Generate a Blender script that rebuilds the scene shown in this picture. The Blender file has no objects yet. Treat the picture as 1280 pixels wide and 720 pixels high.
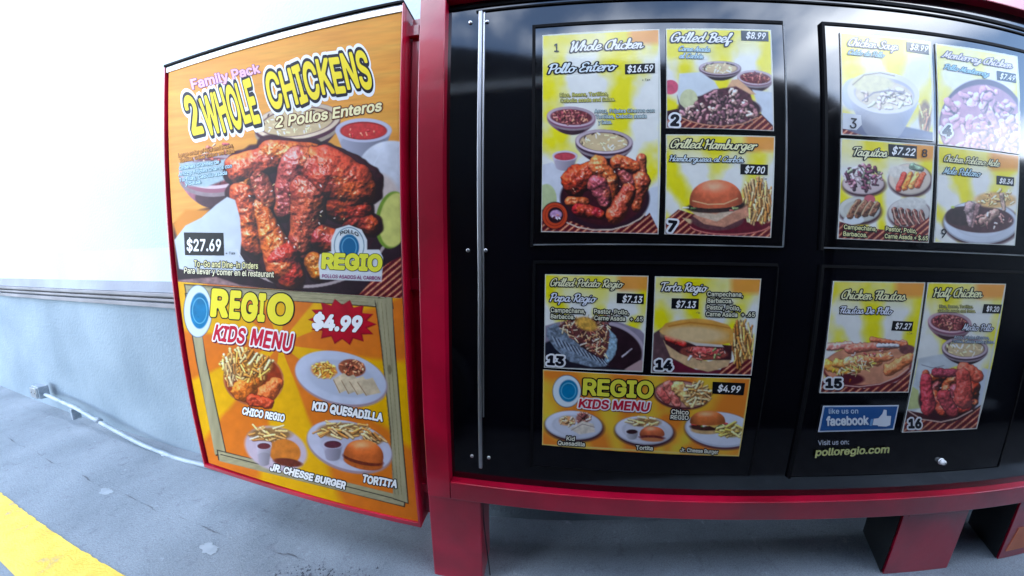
import bpy, bmesh, math, random
import numpy as np
from mathutils import Vector, Matrix
C = bpy.context.scene.collection
scn = bpy.context.scene
rnd = random.Random(7)

# ---------------------------------------------------------------- camera (wide action-camera lens)
S = 0.68                    # metres per layout unit
ZG = 2.85                   # ground sits this far (layout units) under the layout origin
def W(x, y, z): return Vector((x * S, y * S, (z + ZG) * S))
CAMP = (-0.09003, -0.12738, 0.00766)           # pitch, yaw, roll
EYE = np.array([0.02573, -1.26354, -1.09336])
KP = [0.11355755438882456, -0.0022309438087255917, -6.665749975704222e-05, 2.806573448518434e-06]
def basis():
    rx, ry, rz = CAMP
    cy, sy, cp, sp, cr, sr = math.cos(ry), math.sin(ry), math.cos(rx), math.sin(rx), math.cos(rz), math.sin(rz)
    f = np.array([sy*cp, cy*cp, sp]); r = np.array([cy, -sy, 0]); u = np.cross(r, f)
    return cr*r + sr*u, -sr*r + cr*u, f
CR, CU, CF = basis()
cam_d = bpy.data.cameras.new('camera')
cam_d.type = 'PANO'
cam_d.panorama_type = 'FISHEYE_LENS_POLYNOMIAL'
cam_d.fisheye_fov = math.radians(175)
cam_d.sensor_fit = 'HORIZONTAL'; cam_d.sensor_width = 36; cam_d.sensor_height = 20.25
cam_d.fisheye_polynomial_k0 = 0.0
for i, k in enumerate(KP): setattr(cam_d, 'fisheye_polynomial_k%d' % (i+1), -k)
cam_d.clip_start = 0.01; cam_d.clip_end = 2000
cam = bpy.data.objects.new('camera', cam_d); C.objects.link(cam)
M = Matrix([[CR[i], CU[i], -CF[i]] for i in range(3)]).to_4x4(); M.translation = W(*EYE)
cam.matrix_world = M
scn.camera = cam

# ---------------------------------------------------------------- sky, sun, exposure
CLOUD_AT = (3.1, 1.7, .4)
SUN_EL, SUN_AZ = math.radians(48), math.radians(-28)   # azimuth from +Y towards +X : behind the building
wd = bpy.data.worlds.new('World'); scn.world = wd; wd.use_nodes = True
nt = wd.node_tree; N = nt.nodes; Lk = nt.links
bgn = N['Background']
sky = N.new('ShaderNodeTexSky'); sky.sky_type = 'NISHITA'; sky.sun_disc = False
sky.sun_elevation = SUN_EL; sky.sun_rotation = SUN_AZ; sky.ozone_density = 2.5
tc = N.new('ShaderNodeTexCoord'); mp = N.new('ShaderNodeMapping'); mp.inputs['Scale'].default_value = (1, 1, 2.2); mp.inputs['Location'].default_value = CLOUD_AT
nz = N.new('ShaderNodeTexNoise'); nz.inputs['Scale'].default_value = 2.1; nz.inputs['Detail'].default_value = 7; nz.inputs['Roughness'].default_value = .55
cr = N.new('ShaderNodeValToRGB'); cr.color_ramp.elements[0].position = .46; cr.color_ramp.elements[1].position = .66
mx = N.new('ShaderNodeMix'); mx.data_type = 'RGBA'
mx.inputs[7].default_value = (9.5, 10.2, 11.4, 1)
Lk.new(tc.outputs['Generated'], mp.inputs['Vector']); Lk.new(mp.outputs[0], nz.inputs['Vector']); Lk.new(nz.outputs['Fac'], cr.inputs['Fac'])
Lk.new(cr.outputs['Color'], mx.inputs[0]); Lk.new(sky.outputs['Color'], mx.inputs[6]); Lk.new(mx.outputs[2], bgn.inputs['Color'])
bgn.inputs['Strength'].default_value = 0.15
sl = bpy.data.lights.new('sun', 'SUN'); sl.energy = 3.0; sl.angle = math.radians(.5); sl.color = (1, .95, .88)
so = bpy.data.objects.new('sun', sl); C.objects.link(so)
sd = Vector((math.sin(SUN_AZ)*math.cos(SUN_EL), math.cos(SUN_AZ)*math.cos(SUN_EL), math.sin(SUN_EL)))
so.rotation_euler = sd.to_track_quat('Z', 'Y').to_euler()
scn.view_settings.view_transform = 'Standard'; scn.view_settings.look = 'None'
scn.view_settings.exposure = 2.75; scn.view_settings.gamma = 1
try:
    scn.cycles.max_bounces = 6; scn.cycles.use_denoising = True
except Exception: pass

# ---------------------------------------------------------------- lens helper: a point of the picture on a vertical plane y = const
def rays(u, v):
    u = np.asarray(u, float); v = np.asarray(v, float)
    a = u - 640; b = 360 - v; rad = np.hypot(a, b) + 1e-9; rm = rad * 36 / 1280
    th = KP[0]*rm + KP[1]*rm**2 + KP[2]*rm**3 + KP[3]*rm**4
    s = np.sin(th) / rad
    return np.cos(th)[..., None]*CF + (s*a)[..., None]*CR + (s*b)[..., None]*CU
def hit(u, v, y=0.0):
    d = rays(u, v); t = (y - EYE[1]) / d[..., 1]
    return EYE + t[..., None]*d
def hitz(u, v, z):
    d = rays(u, v); t = (z - EYE[2]) / d[..., 2]
    return EYE + t[..., None]*d
def to_world(P):
    Q = np.array(P, float); Q = Q * S; Q[..., 2] += ZG * S
    return Q

# ---------------------------------------------------------------- materials
def lin(c):
    out = []
    for x in c[:3]:
        x = x / 255.
        out.append(x/12.92 if x <= .04045 else ((x+.055)/1.055)**2.4)
    return out
_m = {}
def new_mat(name):
    m = bpy.data.materials.new(name); m.use_nodes = True
    return m, m.node_tree.nodes, m.node_tree.links, m.node_tree.nodes['Principled BSDF']
GLOSS = [1.0]
def ink(c, sc=.84):
    key = ('ink', GLOSS[0]) + tuple(c)
    if key not in _m:
        m, n, l, b = new_mat('printed_ink'); col = [x*sc for x in lin(c)]
        b.inputs['Base Color'].default_value = (*col, 1); b.inputs['Roughness'].default_value = .45
        b.inputs['Coat Weight'].default_value = 1 if GLOSS[0] == 1 else 0; b.inputs['Coat Roughness'].default_value = .07 if GLOSS[0] == 1 else .25; b.inputs['Coat IOR'].default_value = 1.42; b.inputs['Specular IOR Level'].default_value = .2 if GLOSS[0] == 1 else .08
        _m[key] = m
    return _m[key]
def sheet_mat():
    if ('sheet', GLOSS[0]) not in _m:
        m, n, l, b = new_mat('printed_sheet')
        a = n.new('ShaderNodeAttribute'); a.attribute_name = 'ink'
        l.new(a.outputs['Color'], b.inputs['Base Color']); b.inputs['Roughness'].default_value = .45
        b.inputs['Coat Weight'].default_value = 1 if GLOSS[0] == 1 else 0; b.inputs['Coat Roughness'].default_value = .07 if GLOSS[0] == 1 else .25; b.inputs['Coat IOR'].default_value = 1.42; b.inputs['Specular IOR Level'].default_value = .2 if GLOSS[0] == 1 else .08
        _m[('sheet', GLOSS[0])] = m
    return _m[('sheet', GLOSS[0])]
def rough_mat(name, c1, c2, rough=.5, scale=8, bump=.0, metal=0, coat=0, detail=6, bscale=None, stretch=None, ior=1.5, lo=.35, hi=.65):
    m, n, l, b = new_mat(name)
    t = n.new('ShaderNodeTexCoord'); mp_ = n.new('ShaderNodeMapping')
    if stretch: mp_.inputs['Scale'].default_value = stretch
    x = n.new('ShaderNodeTexNoise'); x.inputs['Scale'].default_value = scale; x.inputs['Detail'].default_value = detail
    r = n.new('ShaderNodeValToRGB'); r.color_ramp.elements[0].color = (*c1, 1); r.color_ramp.elements[1].color = (*c2, 1)
    r.color_ramp.elements[0].position = lo; r.color_ramp.elements[1].position = hi
    l.new(t.outputs['Object'], mp_.inputs[0]); l.new(mp_.outputs[0], x.inputs['Vector']); l.new(x.outputs['Fac'], r.inputs['Fac']); l.new(r.outputs['Color'], b.inputs['Base Color'])
    b.inputs['Roughness'].default_value = rough; b.inputs['Metallic'].default_value = metal; b.inputs['IOR'].default_value = ior
    if coat: b.inputs['Coat Weight'].default_value = coat; b.inputs['Coat Roughness'].default_value = .05
    if bump:
        y = n.new('ShaderNodeTexNoise'); y.inputs['Scale'].default_value = bscale or scale*6; y.inputs['Detail'].default_value = 5
        l.new(mp_.outputs[0], y.inputs['Vector'])
        bp = n.new('ShaderNodeBump'); bp.inputs['Strength'].default_value = bump; bp.inputs['Distance'].default_value = .01
        l.new(y.outputs['Fac'], bp.inputs['Height']); l.new(bp.outputs[0], b.inputs['Normal'])
    return m
RED = rough_mat('red_enamel', (.40, .0006, .022), (.48, .001, .030), .3, 3, .05, coat=.5, bscale=30)
def wear(m):
    n, l = m.node_tree.nodes, m.node_tree.links; b = n['Principled BSDF']; src = b.inputs['Base Color'].links[0].from_socket
    t = n.new('ShaderNodeTexCoord'); x = n.new('ShaderNodeTexNoise'); x.inputs['Scale'].default_value = 26; x.inputs['Detail'].default_value = 10; x.inputs['Roughness'].default_value = .75
    r = n.new('ShaderNodeValToRGB'); r.color_ramp.elements[0].position = .655; r.color_ramp.elements[1].position = .70
    x2 = n.new('ShaderNodeTexNoise'); x2.inputs['Scale'].default_value = 4; x2.inputs['Detail'].default_value = 6
    r2 = n.new('ShaderNodeValToRGB'); r2.color_ramp.elements[0].position = .35; r2.color_ramp.elements[0].color = (.62, .6, .6, 1); r2.color_ramp.elements[1].position = .6
    a = n.new('ShaderNodeMix'); a.data_type = 'RGBA'; a.blend_type = 'MULTIPLY'; a.inputs[0].default_value = 1
    c = n.new('ShaderNodeMix'); c.data_type = 'RGBA'; c.inputs[7].default_value = (.16, .02, .03, 1)
    l.new(t.outputs['Object'], x.inputs['Vector']); l.new(t.outputs['Object'], x2.inputs['Vector']); l.new(x.outputs['Fac'], r.inputs['Fac']); l.new(x2.outputs['Fac'], r2.inputs['Fac'])
    l.new(src, a.inputs[6]); l.new(r2.outputs['Color'], a.inputs[7]); l.new(a.outputs[2], c.inputs[6]); l.new(r.outputs['Color'], c.inputs[0]); l.new(c.outputs[2], b.inputs['Base Color'])
wear(RED)
DRED = RED
BLACK = rough_mat('black_acrylic', (.0012, .0012, .003), (.0016, .0018, .004), .065, 2, .012, bscale=9, ior=1.7)
def smudge(m, r0, r1):
    n, l = m.node_tree.nodes, m.node_tree.links; t = n.new('ShaderNodeTexCoord'); x = n.new('ShaderNodeTexNoise'); x.inputs['Scale'].default_value = 3.3; x.inputs['Detail'].default_value = 9; x.inputs['Roughness'].default_value = .7
    r = n.new('ShaderNodeMapRange'); r.inputs['From Min'].default_value = .35; r.inputs['From Max'].default_value = .7; r.inputs['To Min'].default_value = r0; r.inputs['To Max'].default_value = r1
    l.new(t.outputs['Object'], x.inputs['Vector']); l.new(x.outputs['Fac'], r.inputs['Value']); l.new(r.outputs['Result'], n['Principled BSDF'].inputs['Roughness'])
smudge(BLACK, .04, .12)
PANE = rough_mat('smoked_acrylic', (.0012, .0012, .002), (.0018, .0018, .003), .06, 2, .006, bscale=7, ior=1.85)
smudge(PANE, .035, .11)
GROOVE = rough_mat('black_gasket', (.002, .002, .003), (.003, .003, .004), .7, 5, ior=1.2)
ALU = rough_mat('brushed_aluminium', (.42, .43, .45), (.6, .6, .62), .42, 60, .05, metal=1, stretch=(1, 1, .02))
STEEL = rough_mat('screw_steel', (.5, .5, .52), (.7, .7, .7), .3, 40, metal=1)
WHITEP = rough_mat('white_plastic', (.7, .7, .7), (.8, .8, .8), .4, 20)
WALLU = rough_mat('white_stucco', (.38, .445, .475), (.50, .55, .575), .85, .45, .35, bscale=60, detail=8)
WALLL = rough_mat('pale_grey_stucco', (.145, .195, .235), (.225, .285, .33), .85, 1.6, .5, bscale=55, detail=10, lo=.3, hi=.7)
LEDGEM = rough_mat('grey_moulding', (.15, .145, .155), (.23, .22, .23), .7, 3, .1)
PIPEM = rough_mat('painted_conduit', (.20, .25, .29), (.32, .37, .41), .5, 12, .05)
BOXM = rough_mat('grey_box', (.16, .20, .24), (.26, .30, .34), .5, 30, .1)
YEL = rough_mat('yellow_road_paint', (.70, .50, .045), (.80, .62, .10), .65, 5, .2, bscale=90)
DARKB = rough_mat('dark_blocker', (.006, .006, .009), (.010, .010, .013), .9, 2, ior=1.1)
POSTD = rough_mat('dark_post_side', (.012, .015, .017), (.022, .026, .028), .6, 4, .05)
ORANGE = rough_mat('orange_reflector', (.55, .14, .06), (.65, .2, .09), .5, 6)
CABLE = rough_mat('black_cable', (.01, .01, .012), (.015, .015, .02), .5, 6)
CRACK = rough_mat('dark_joint', (.07, .08, .095), (.13, .14, .16), .9, 30)
GRIT = rough_mat('dark_grit', (.03, .035, .045), (.16, .18, .22), .9, 60)
def ground_mat():
    m, n, l, b = new_mat('worn_concrete')
    t = n.new('ShaderNodeTexCoord')
    def noise(s, d, r=.5):
        x = n.new('ShaderNodeTexNoise'); x.inputs['Scale'].default_value = s; x.inputs['Detail'].default_value = d; x.inputs['Roughness'].default_value = r
        l.new(t.outputs['Object'], x.inputs['Vector']); return x
    a = noise(1.3, 8, .6); r = n.new('ShaderNodeValToRGB')
    e = r.color_ramp.elements; e[0].position = .3; e[0].color = (.125, .155, .18, 1); e[1].position = .72; e[1].color = (.245, .285, .315, 1)
    l.new(a.outputs['Fac'], r.inputs['Fac'])
    s = noise(9, 10, .7); r2 = n.new('ShaderNodeValToRGB'); r2.color_ramp.elements[0].position = .62; r2.color_ramp.elements[1].position = .70
    l.new(s.outputs['Fac'], r2.inputs['Fac'])
    mx = n.new('ShaderNodeMix'); mx.data_type = 'RGBA'; mx.inputs[7].default_value = (.29, .335, .37, 1)
    l.new(r2.outputs['Color'], mx.inputs[0]); l.new(r.outputs['Color'], mx.inputs[6])
    s3 = noise(22, 6, .6); r3 = n.new('ShaderNodeValToRGB'); r3.color_ramp.elements[0].position = .26; r3.color_ramp.elements[0].color = (.75, .72, .76, 1); r3.color_ramp.elements[1].position = .42
    l.new(s3.outputs['Fac'], r3.inputs['Fac'])
    m2 = n.new('ShaderNodeMix'); m2.data_type = 'RGBA'; m2.blend_type = 'MULTIPLY'; m2.inputs[0].default_value = 1
    l.new(mx.outputs[2], m2.inputs[6]); l.new(r3.outputs['Color'], m2.inputs[7]); l.new(m2.outputs[2], b.inputs['Base Color'])
    b.inputs['Roughness'].default_value = .8
    s5 = noise(300, 3, .6); r5 = n.new('ShaderNodeValToRGB'); r5.color_ramp.elements[0].position = .35; r5.color_ramp.elements[0].color = (.72, .72, .74, 1); r5.color_ramp.elements[1].position = .6; r5.color_ramp.elements[1].color = (1.12, 1.12, 1.12, 1)
    l.new(s5.outputs['Fac'], r5.inputs['Fac']); m3 = n.new('ShaderNodeMix'); m3.data_type = 'RGBA'; m3.blend_type = 'MULTIPLY'; m3.inputs[0].default_value = 1
    l.new(m2.outputs[2], m3.inputs[6]); l.new(r5.outputs['Color'], m3.inputs[7]); l.new(m3.outputs[2], b.inputs['Base Color'])
    g = noise(120, 6); bp = n.new('ShaderNodeBump'); bp.inputs['Strength'].default_value = .35; bp.inputs['Distance'].default_value = .01
    l.new(g.outputs['Fac'], bp.inputs['Height']); l.new(bp.outputs[0], b.inputs['Normal'])
    return m
GROUND = ground_mat()

# ---------------------------------------------------------------- object helpers
def empty(name, loc, label, cat, group=None):
    o = bpy.data.objects.new(name, None); C.objects.link(o); o.location = loc
    o['label'] = label; o['category'] = cat
    if group: o['group'] = group
    return o
def place(me, name, parent=None):
    o = bpy.data.objects.new(name, me); C.objects.link(o)
    if parent:
        o.parent = parent
        top = parent
        # meshes are authored in world space: undo the chain of parents
        off = Vector((0, 0, 0)); p = parent
        while p: off += p.location; p = p.parent
        me.transform(Matrix.Translation(-off))
    return o
def mesh(name, vs, fs, mats, parent=None, idx=None, smooth=False):
    me = bpy.data.meshes.new(name); me.from_pydata([tuple(v) for v in vs], [], fs)
    for m in (mats if isinstance(mats, (list, tuple)) else [mats]): me.materials.append(m)
    if idx is not None: me.polygons.foreach_set('material_index', idx)
    if smooth: me.polygons.foreach_set('use_smooth', [True]*len(me.polygons))
    me.update()
    return place(me, name, parent)
def box(name, a, b, mat, parent=None, bev=.004, world=False):
    """box between layout corners a and b"""
    A = W(*a) if not world else Vector(a); B = W(*b) if not world else Vector(b)
    bm = bmesh.new(); bmesh.ops.create_cube(bm, size=1)
    lo = Vector([min(A[i], B[i]) for i in range(3)]); hi = Vector([max(A[i], B[i]) for i in range(3)])
    for v in bm.verts: v.co = Vector([lo[i] + (v.co[i]+.5)*(hi[i]-lo[i]) for i in range(3)])
    if bev: bmesh.ops.bevel(bm, geom=bm.edges[:], offset=min(bev, .45*min(hi-lo)), segments=2, profile=.6, affect='EDGES')
    me = bpy.data.meshes.new(name); bm.to_mesh(me); bm.free(); me.materials.append(mat)
    return place(me, name, parent)
def prism(name, pts, y0, y1, mat, parent=None, bev=.0):
    """outline in layout x,z extruded from y0 to y1"""
    bm = bmesh.new()
    a = [bm.verts.new(W(x, y0, z)) for x, z in pts]; b = [bm.verts.new(W(x, y1, z)) for x, z in pts]
    bm.faces.new(a); bm.faces.new(b[::-1])
    for i in range(len(pts)):
        j = (i+1) % len(pts); bm.faces.new([a[j], a[i], b[i], b[j]])
    bmesh.ops.recalc_face_normals(bm, faces=bm.faces[:])
    if bev: bmesh.ops.bevel(bm, geom=bm.edges[:], offset=bev, segments=2, profile=.6, affect='EDGES')
    me = bpy.data.meshes.new(name); bm.to_mesh(me); bm.free(); me.materials.append(mat)
    return place(me, name, parent)
def tube(name, pts, r, mat, parent=None, n=12):
    """pts in metres"""
    pts = [Vector(p) for p in pts]; vs = []; fs = []
    for i, p in enumerate(pts):
        t = (pts[min(i+1, len(pts)-1)] - pts[max(i-1, 0)]).normalized()
        s = t.cross(Vector((0, 0, 1)) if abs(t.z) < .9 else Vector((1, 0, 0))).normalized(); u = s.cross(t)
        for k in range(n):
            a = 2*math.pi*k/n; vs.append(p + r*(math.cos(a)*s + math.sin(a)*u))
    for i in range(len(pts)-1):
        for k in range(n): fs.append((i*n+k, i*n+(k+1) % n, (i+1)*n+(k+1) % n, (i+1)*n+k))
    fs.append(tuple(range(n))[::-1]); fs.append(tuple((len(pts)-1)*n+k for k in range(n)))
    return mesh(name, vs, fs, mat, parent, smooth=True)
def disc(name, c, r, d, mat, parent=None, dome=.4, n=16):
    """screw head on a face that looks along -Y; c in metres"""
    vs = []; fs = []
    rings = [(1, 0), (1, -.6), (.8, -1+.2*dome), (.35, -1)]
    for q, y in rings:
        for k in range(n):
            a = 2*math.pi*k/n; vs.append((c[0]+r*q*math.cos(a), c[1]+d*y, c[2]+r*q*math.sin(a)))
    for i in range(len(rings)-1):
        for k in range(n): fs.append((i*n+k, i*n+(k+1) % n, (i+1)*n+(k+1) % n, (i+1)*n+k))
    fs.append(tuple((len(rings)-1)*n+k for k in range(n)))
    return mesh(name, vs, fs, mat, parent, smooth=True)

# ---------------------------------------------------------------- SETTING
def gz(x):   # the slab falls gently to the left
    t = min(1, max(0, (x + .45) / 2.2)); t = t*t*(3-2*t)
    return -3.02 + t*.173
def sheet_on_ground(name, x0, x1, y0f, y1f, mat, lift, nx=80, ny=3):
    vs = []; fs = []
    for i in range(nx+1):
        x = x0 + (x1-x0)*i/nx
        for j in range(ny+1):
            a, b = y0f(x), y1f(x); vs.append(W(x, a + (b-a)*j/ny, gz(x)) + Vector((0, 0, lift)))
    for i in range(nx):
        for j in range(ny):
            k = i*(ny+1)+j; fs.append((k, k+ny+1, k+ny+2, k+1))
    return mesh(name, vs, fs, mat)
vs = []; fs = []
xs = [-400, -60, -12] + [-6+.25*i for i in range(49)] + [12, 60, 400]
ys = [-400, -40, -8, -3, -2, -1, -.5, 0, .5, 1, 4, 40, 400]
for x in xs:
    for y in ys: vs.append(W(x, y, gz(x)))
for i in range(len(xs)-1):
    for j in range(len(ys)-1):
        k = i*len(ys)+j; fs.append((k, k+len(ys), k+len(ys)+1, k+1))
o = mesh('ground', vs, fs, GROUND); o['kind'] = 'structure'
def worn_paint():
    m, n, l, bb = new_mat('worn_yellow_paint'); t = n.new('ShaderNodeTexCoord')
    x = n.new('ShaderNodeTexNoise'); x.inputs['Scale'].default_value = 5; x.inputs['Detail'].default_value = 9; x.inputs['Roughness'].default_value = .68
    r = n.new('ShaderNodeValToRGB'); e = r.color_ramp.elements; e[0].position = .36; e[0].color = (.30, .27, .17, 1); e[1].position = .45; e[1].color = (.62, .40, .025, 1)
    e2 = r.color_ramp.elements.new(.62); e2.color = (.68, .50, .06, 1)
    l.new(t.outputs['Object'], x.inputs['Vector']); l.new(x.outputs['Fac'], r.inputs['Fac']); l.new(r.outputs['Color'], bb.inputs['Base Color']); bb.inputs['Roughness'].default_value = .6
    bp = n.new('ShaderNodeBump'); bp.inputs['Strength'].default_value = .3; bp.inputs['Distance'].default_value = .01; g = n.new('ShaderNodeTexNoise'); g.inputs['Scale'].default_value = 120; l.new(t.outputs['Object'], g.inputs['Vector']); l.new(g.outputs['Fac'], bp.inputs['Height']); l.new(bp.outputs[0], bb.inputs['Normal'])
    return m
YEL = worn_paint()
ASPH = rough_mat('dark_asphalt', (.022, .023, .026), (.042, .043, .046), .85, 14, .5, bscale=150)
h = random.Random(3)
wob = [h.uniform(-1, 1) for _ in range(400)]
o = sheet_on_ground('lane_line', -9, -1.3, lambda x: -.835, lambda x: -.542+.004*wob[int(x*20) % 400], YEL, .004, 360, 2); o['kind'] = 'structure'
o = sheet_on_ground('road', -60, 60, lambda x: -4.9, lambda x: -.80 if x > -1.3 else -1.15, ASPH, .004, 240, 4); o['kind'] = 'structure'
# joint in the slab that runs along the lane
def jn(x, s): return -.135 + .010*math.sin(x*7)+.012*wob[int(x*11) % 400]*.5 + s*(.0002+.0055*max(0, math.sin(x*5.3+1)*math.sin(x*13+.6))**1.3)
o = sheet_on_ground('slab_joint', -7, -.9, lambda x: jn(x, -1), lambda x: jn(x, 1), CRACK, .003, 420, 1); o['kind'] = 'structure'

WY = .46
LEDGE_SHADE = rough_mat('ledge_shade_grey', (.22, .23, .27), (.32, .35, .40), .8, 1.5, .2, bscale=50)
bw = empty('building_wall', W(0, WY, -3.0), 'white stucco building wall with a grey double moulding, behind both menu boards', 'wall')
box('upper_wall', (-14, WY, -1.36), (14, WY+.5, 5.2), WALLU, bw, 0)
BANDM = rough_mat('pale_blue_band', (.40, .50, .60), (.48, .58, .67), .8, 2, .2, bscale=60)
box('pale_band', (-14, WY-.004, -1.358), (14, WY-.0005, -.93), BANDM, bw, 0)  # bluish strip along the lower edge of the upper wall
box('lower_wall', (-14, WY-.012, -3.3), (14, WY+.5, -1.46), WALLL, bw, 0)
box('recess_band', (-14, WY+.03, -1.46), (14, WY+.5, -1.36), LEDGEM, bw, 0)
box('ledge_shade_band', (-14, WY-.006, -1.358), (14, WY-.0045, -1.25), LEDGE_SHADE, bw, 0)  # shading just above the moulding, put in as a flat grey strip
box('moulding', (-14, WY-.04, -1.395), (14, WY+.03, -1.362), LEDGEM, bw, .004)
box('moulding', (-14, WY-.035, -1.440), (14, WY+.03, -1.415), LEDGEM, bw, .003)
box('moulding', (-14, WY-.05, -1.500), (14, WY-.012, -1.46), LEDGEM, bw, .003)

# conduit at the foot of the wall
cd = empty('conduit_pipe', W(-3.6, .38, -2.4), 'thin pale conduit pipe running along the foot of the white wall to a small box', 'pipe')
PY = .33
pp = [(57, 493), (95, 510), (140, 536), (180, 557), (225, 574), (275, 586), (330, 594)]
pts = []
for q in pp:
    P = hit(np.array(q[0]), np.array(q[1]), PY); pts.append(W(P[0], PY, P[2]))
fine = []
for i in range(len(pts)-1):
    for k in range(6): fine.append(pts[i].lerp(pts[i+1], k/6))
fine.append(pts[-1])
sm = [fine[0]] + [(fine[i-1]+fine[i]*2+fine[i+1])/4 for i in range(1, len(fine)-1)] + [fine[-1]]
tube('pipe', sm, .014, PIPEM, cd)
P = hit(np.array(52.), np.array(490.), PY); b0 = W(P[0], PY, P[2])
box('junction_box', b0 + Vector((-.10, -.03, -.05)), b0 + Vector((.05, .035, .06)), BOXM, cd, .006, world=True)
box('box_lid', b0 + Vector((-.085, -.045, -.04)), b0 + Vector((.035, -.031, .05)), STEEL, cd, .003, world=True)
for u, v in ((120, 524), (205, 568)):
    P = hit(np.array(float(u)), np.array(float(v)), PY); P2 = hit(np.array(u+5.), np.array(v+2.6), PY); tube('coupling', [W(P[0], PY, P[2]), W(P2[0], PY, P2[2])], .0185, BOXM, cd)
for sx_ in (-.06, .012): disc('cover_screw', (b0.x+sx_, b0.y-.045, b0.z+.005), .005, .003, GROOVE, cd)
P = hit(np.array(93.), np.array(513.), PY); b1 = W(P[0], PY, P[2])
box('strap', b1 + Vector((-.012, -.022, -.075)), b1 + Vector((.012, .03, .018)), BOXM, cd, .003, world=True)

# grit and worn patches on the slab
PATCH = rough_mat('pale_patch', (.20, .24, .27), (.27, .31, .34), .8, 20)
def patch(name, u, v, r, mat, seed, kind):
    q = random.Random(seed); c_ = hitz(np.array(float(u)), np.array(float(v)), -3.02); n = 22
    vs = [W(c_[0]+r*(1.8*math.cos(2*math.pi*k/n))*q.uniform(.55, 1), c_[1]+r*.8*math.sin(2*math.pi*k/n)*q.uniform(.5, 1), -3.02)+Vector((0, 0, .002)) for k in range(n)]
    o = mesh(name, vs, [tuple(range(n))], mat); o['kind'] = kind
patch('concrete_patch', 262, 686, .055, PATCH, 4, 'structure'); patch('concrete_patch', 133, 614, .05, PATCH, 5, 'structure')
vs = []; fs = []; q = random.Random(9)
for k in range(170):
    c_ = hitz(np.array(q.gauss(400, 38)), np.array(q.gauss(722, 9)), -3.02); r = q.uniform(.002, .007); n = len(vs); p = W(c_[0], c_[1], -3.02)
    vs += [p+Vector((r*q.uniform(.6, 1.3), 0, 0)), p+Vector((-r*.6, r*q.uniform(.6, 1.2), 0)), p+Vector((-r*.5, -r, 0)), p+Vector((0, 0, r*q.uniform(.5, 1)))]
    fs += [(n, n+1, n+3), (n+1, n+2, n+3), (n+2, n, n+3)]
o = mesh('grit', vs, fs, GRIT); o['kind'] = 'stuff'
# thin cable hanging beside the left post
cb = empty('hanging_cable', W(-.27, 0, -2.98), 'thin black cable hanging down beside the left red post', 'cable')
pts = [W(*(lambda P: (P[0], .03, P[2]))(hit(np.array(float(u)), np.array(float(v)), .03))) for u, v in [(603, 628), (604, 645), (606, 665), (608.5, 685), (611, 705), (613, 722), (614, 740)]]
tube('cable', pts, .0028, CABLE, cb, 8)

# dark block added out of view across the lane, to darken the board's reflection
ob = empty('added_lane_block', W(4, -6, -2.9), 'unseen dark block with sloping top, added across the lane to darken the board reflection', 'building')
prism('wall', [(6.4, -3.2), (6.4, 2.95), (8.0, 2.02), (12.1, 1.8), (24, 1.5), (24, -3.2)], -5, -6, DARKB, ob)
# tall black box truck added unseen behind the viewer: it darkens the lower board and shows as the black mirror image
TRK = rough_mat('black_truck_paint', (.008, .008, .010), (.012, .012, .014), .4, 3)
TYRE = rough_mat('tyre_rubber', (.012, .012, .012), (.02, .02, .02), .8, 20)
tk = empty('added_box_truck', W(2.4, -3, -3.0), 'tall black box truck added unseen across from the menu board to darken it and its reflection', 'truck')
prism('cargo_box', [(-2.3, -2.93), (-2.3, 1.42), (-1.0, 1.30), (-.14, 1.10), (.47, 1.0), (1.14, .96), (2.26, .83), (2.6, .77), (2.85, .62), (2.95, -2.93)], -1.5, -4.6, TRK, tk, .01)
prism('cab', [(2.98, -2.93), (2.98, .58), (3.5, .29), (4.3, .22), (5.5, .18), (6.3, -.75), (7.6, -1.0), (7.8, -2.93)], -1.5, -4.5, TRK, tk, .02)
box('step', (3.6, -1.49, -2.6), (5.2, -1.40, -2.5), STEEL, tk, .01)
box('roof_rail', (-2.2, -1.498, .74), (.1, -1.468, .83), WHITEP, tk, .004)
box('side_window', (3.9, -1.497, -.85), (5.4, -1.485, .02), BLACK, tk, .002)
for x in (-1.3, 6.4):
    for y in (-4.75, -1.40):
        bm = bmesh.new(); bmesh.ops.create_cone(bm, cap_ends=True, segments=32, radius1=.36, radius2=.36, depth=.22)
        bmesh.ops.bevel(bm, geom=[e for e in bm.edges if abs(e.verts[0].co.z-e.verts[1].co.z) < .01], offset=.03, segments=2, affect='EDGES')
        bmesh.ops.rotate(bm, verts=bm.verts, cent=(0, 0, 0), matrix=Matrix.Rotation(math.pi/2, 3, 'X')); bmesh.ops.translate(bm, verts=bm.verts, vec=W(x, y, gz(x))+Vector((0, 0, .36)))
        me = bpy.data.meshes.new('wheel'); bm.to_mesh(me); bm.free(); me.materials.append(TYRE); wo = place(me, 'wheel', tk)

# ---------------------------------------------------------------- MENU BOARD
mb = empty('menu_board', W(1.2, .1, -2.85), 'big black glossy drive-through menu board in a red steel frame on red posts', 'menu board')
XR = 4.1
FY = 0.0
box('face_panel', (-.52, .012, -2.36), (XR+.05, .10, .34), BLACK, mb, 0)
box('cabinet', (-.56, .103, -2.36), (XR+.10, .27, .34), RED, mb, .004)
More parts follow.
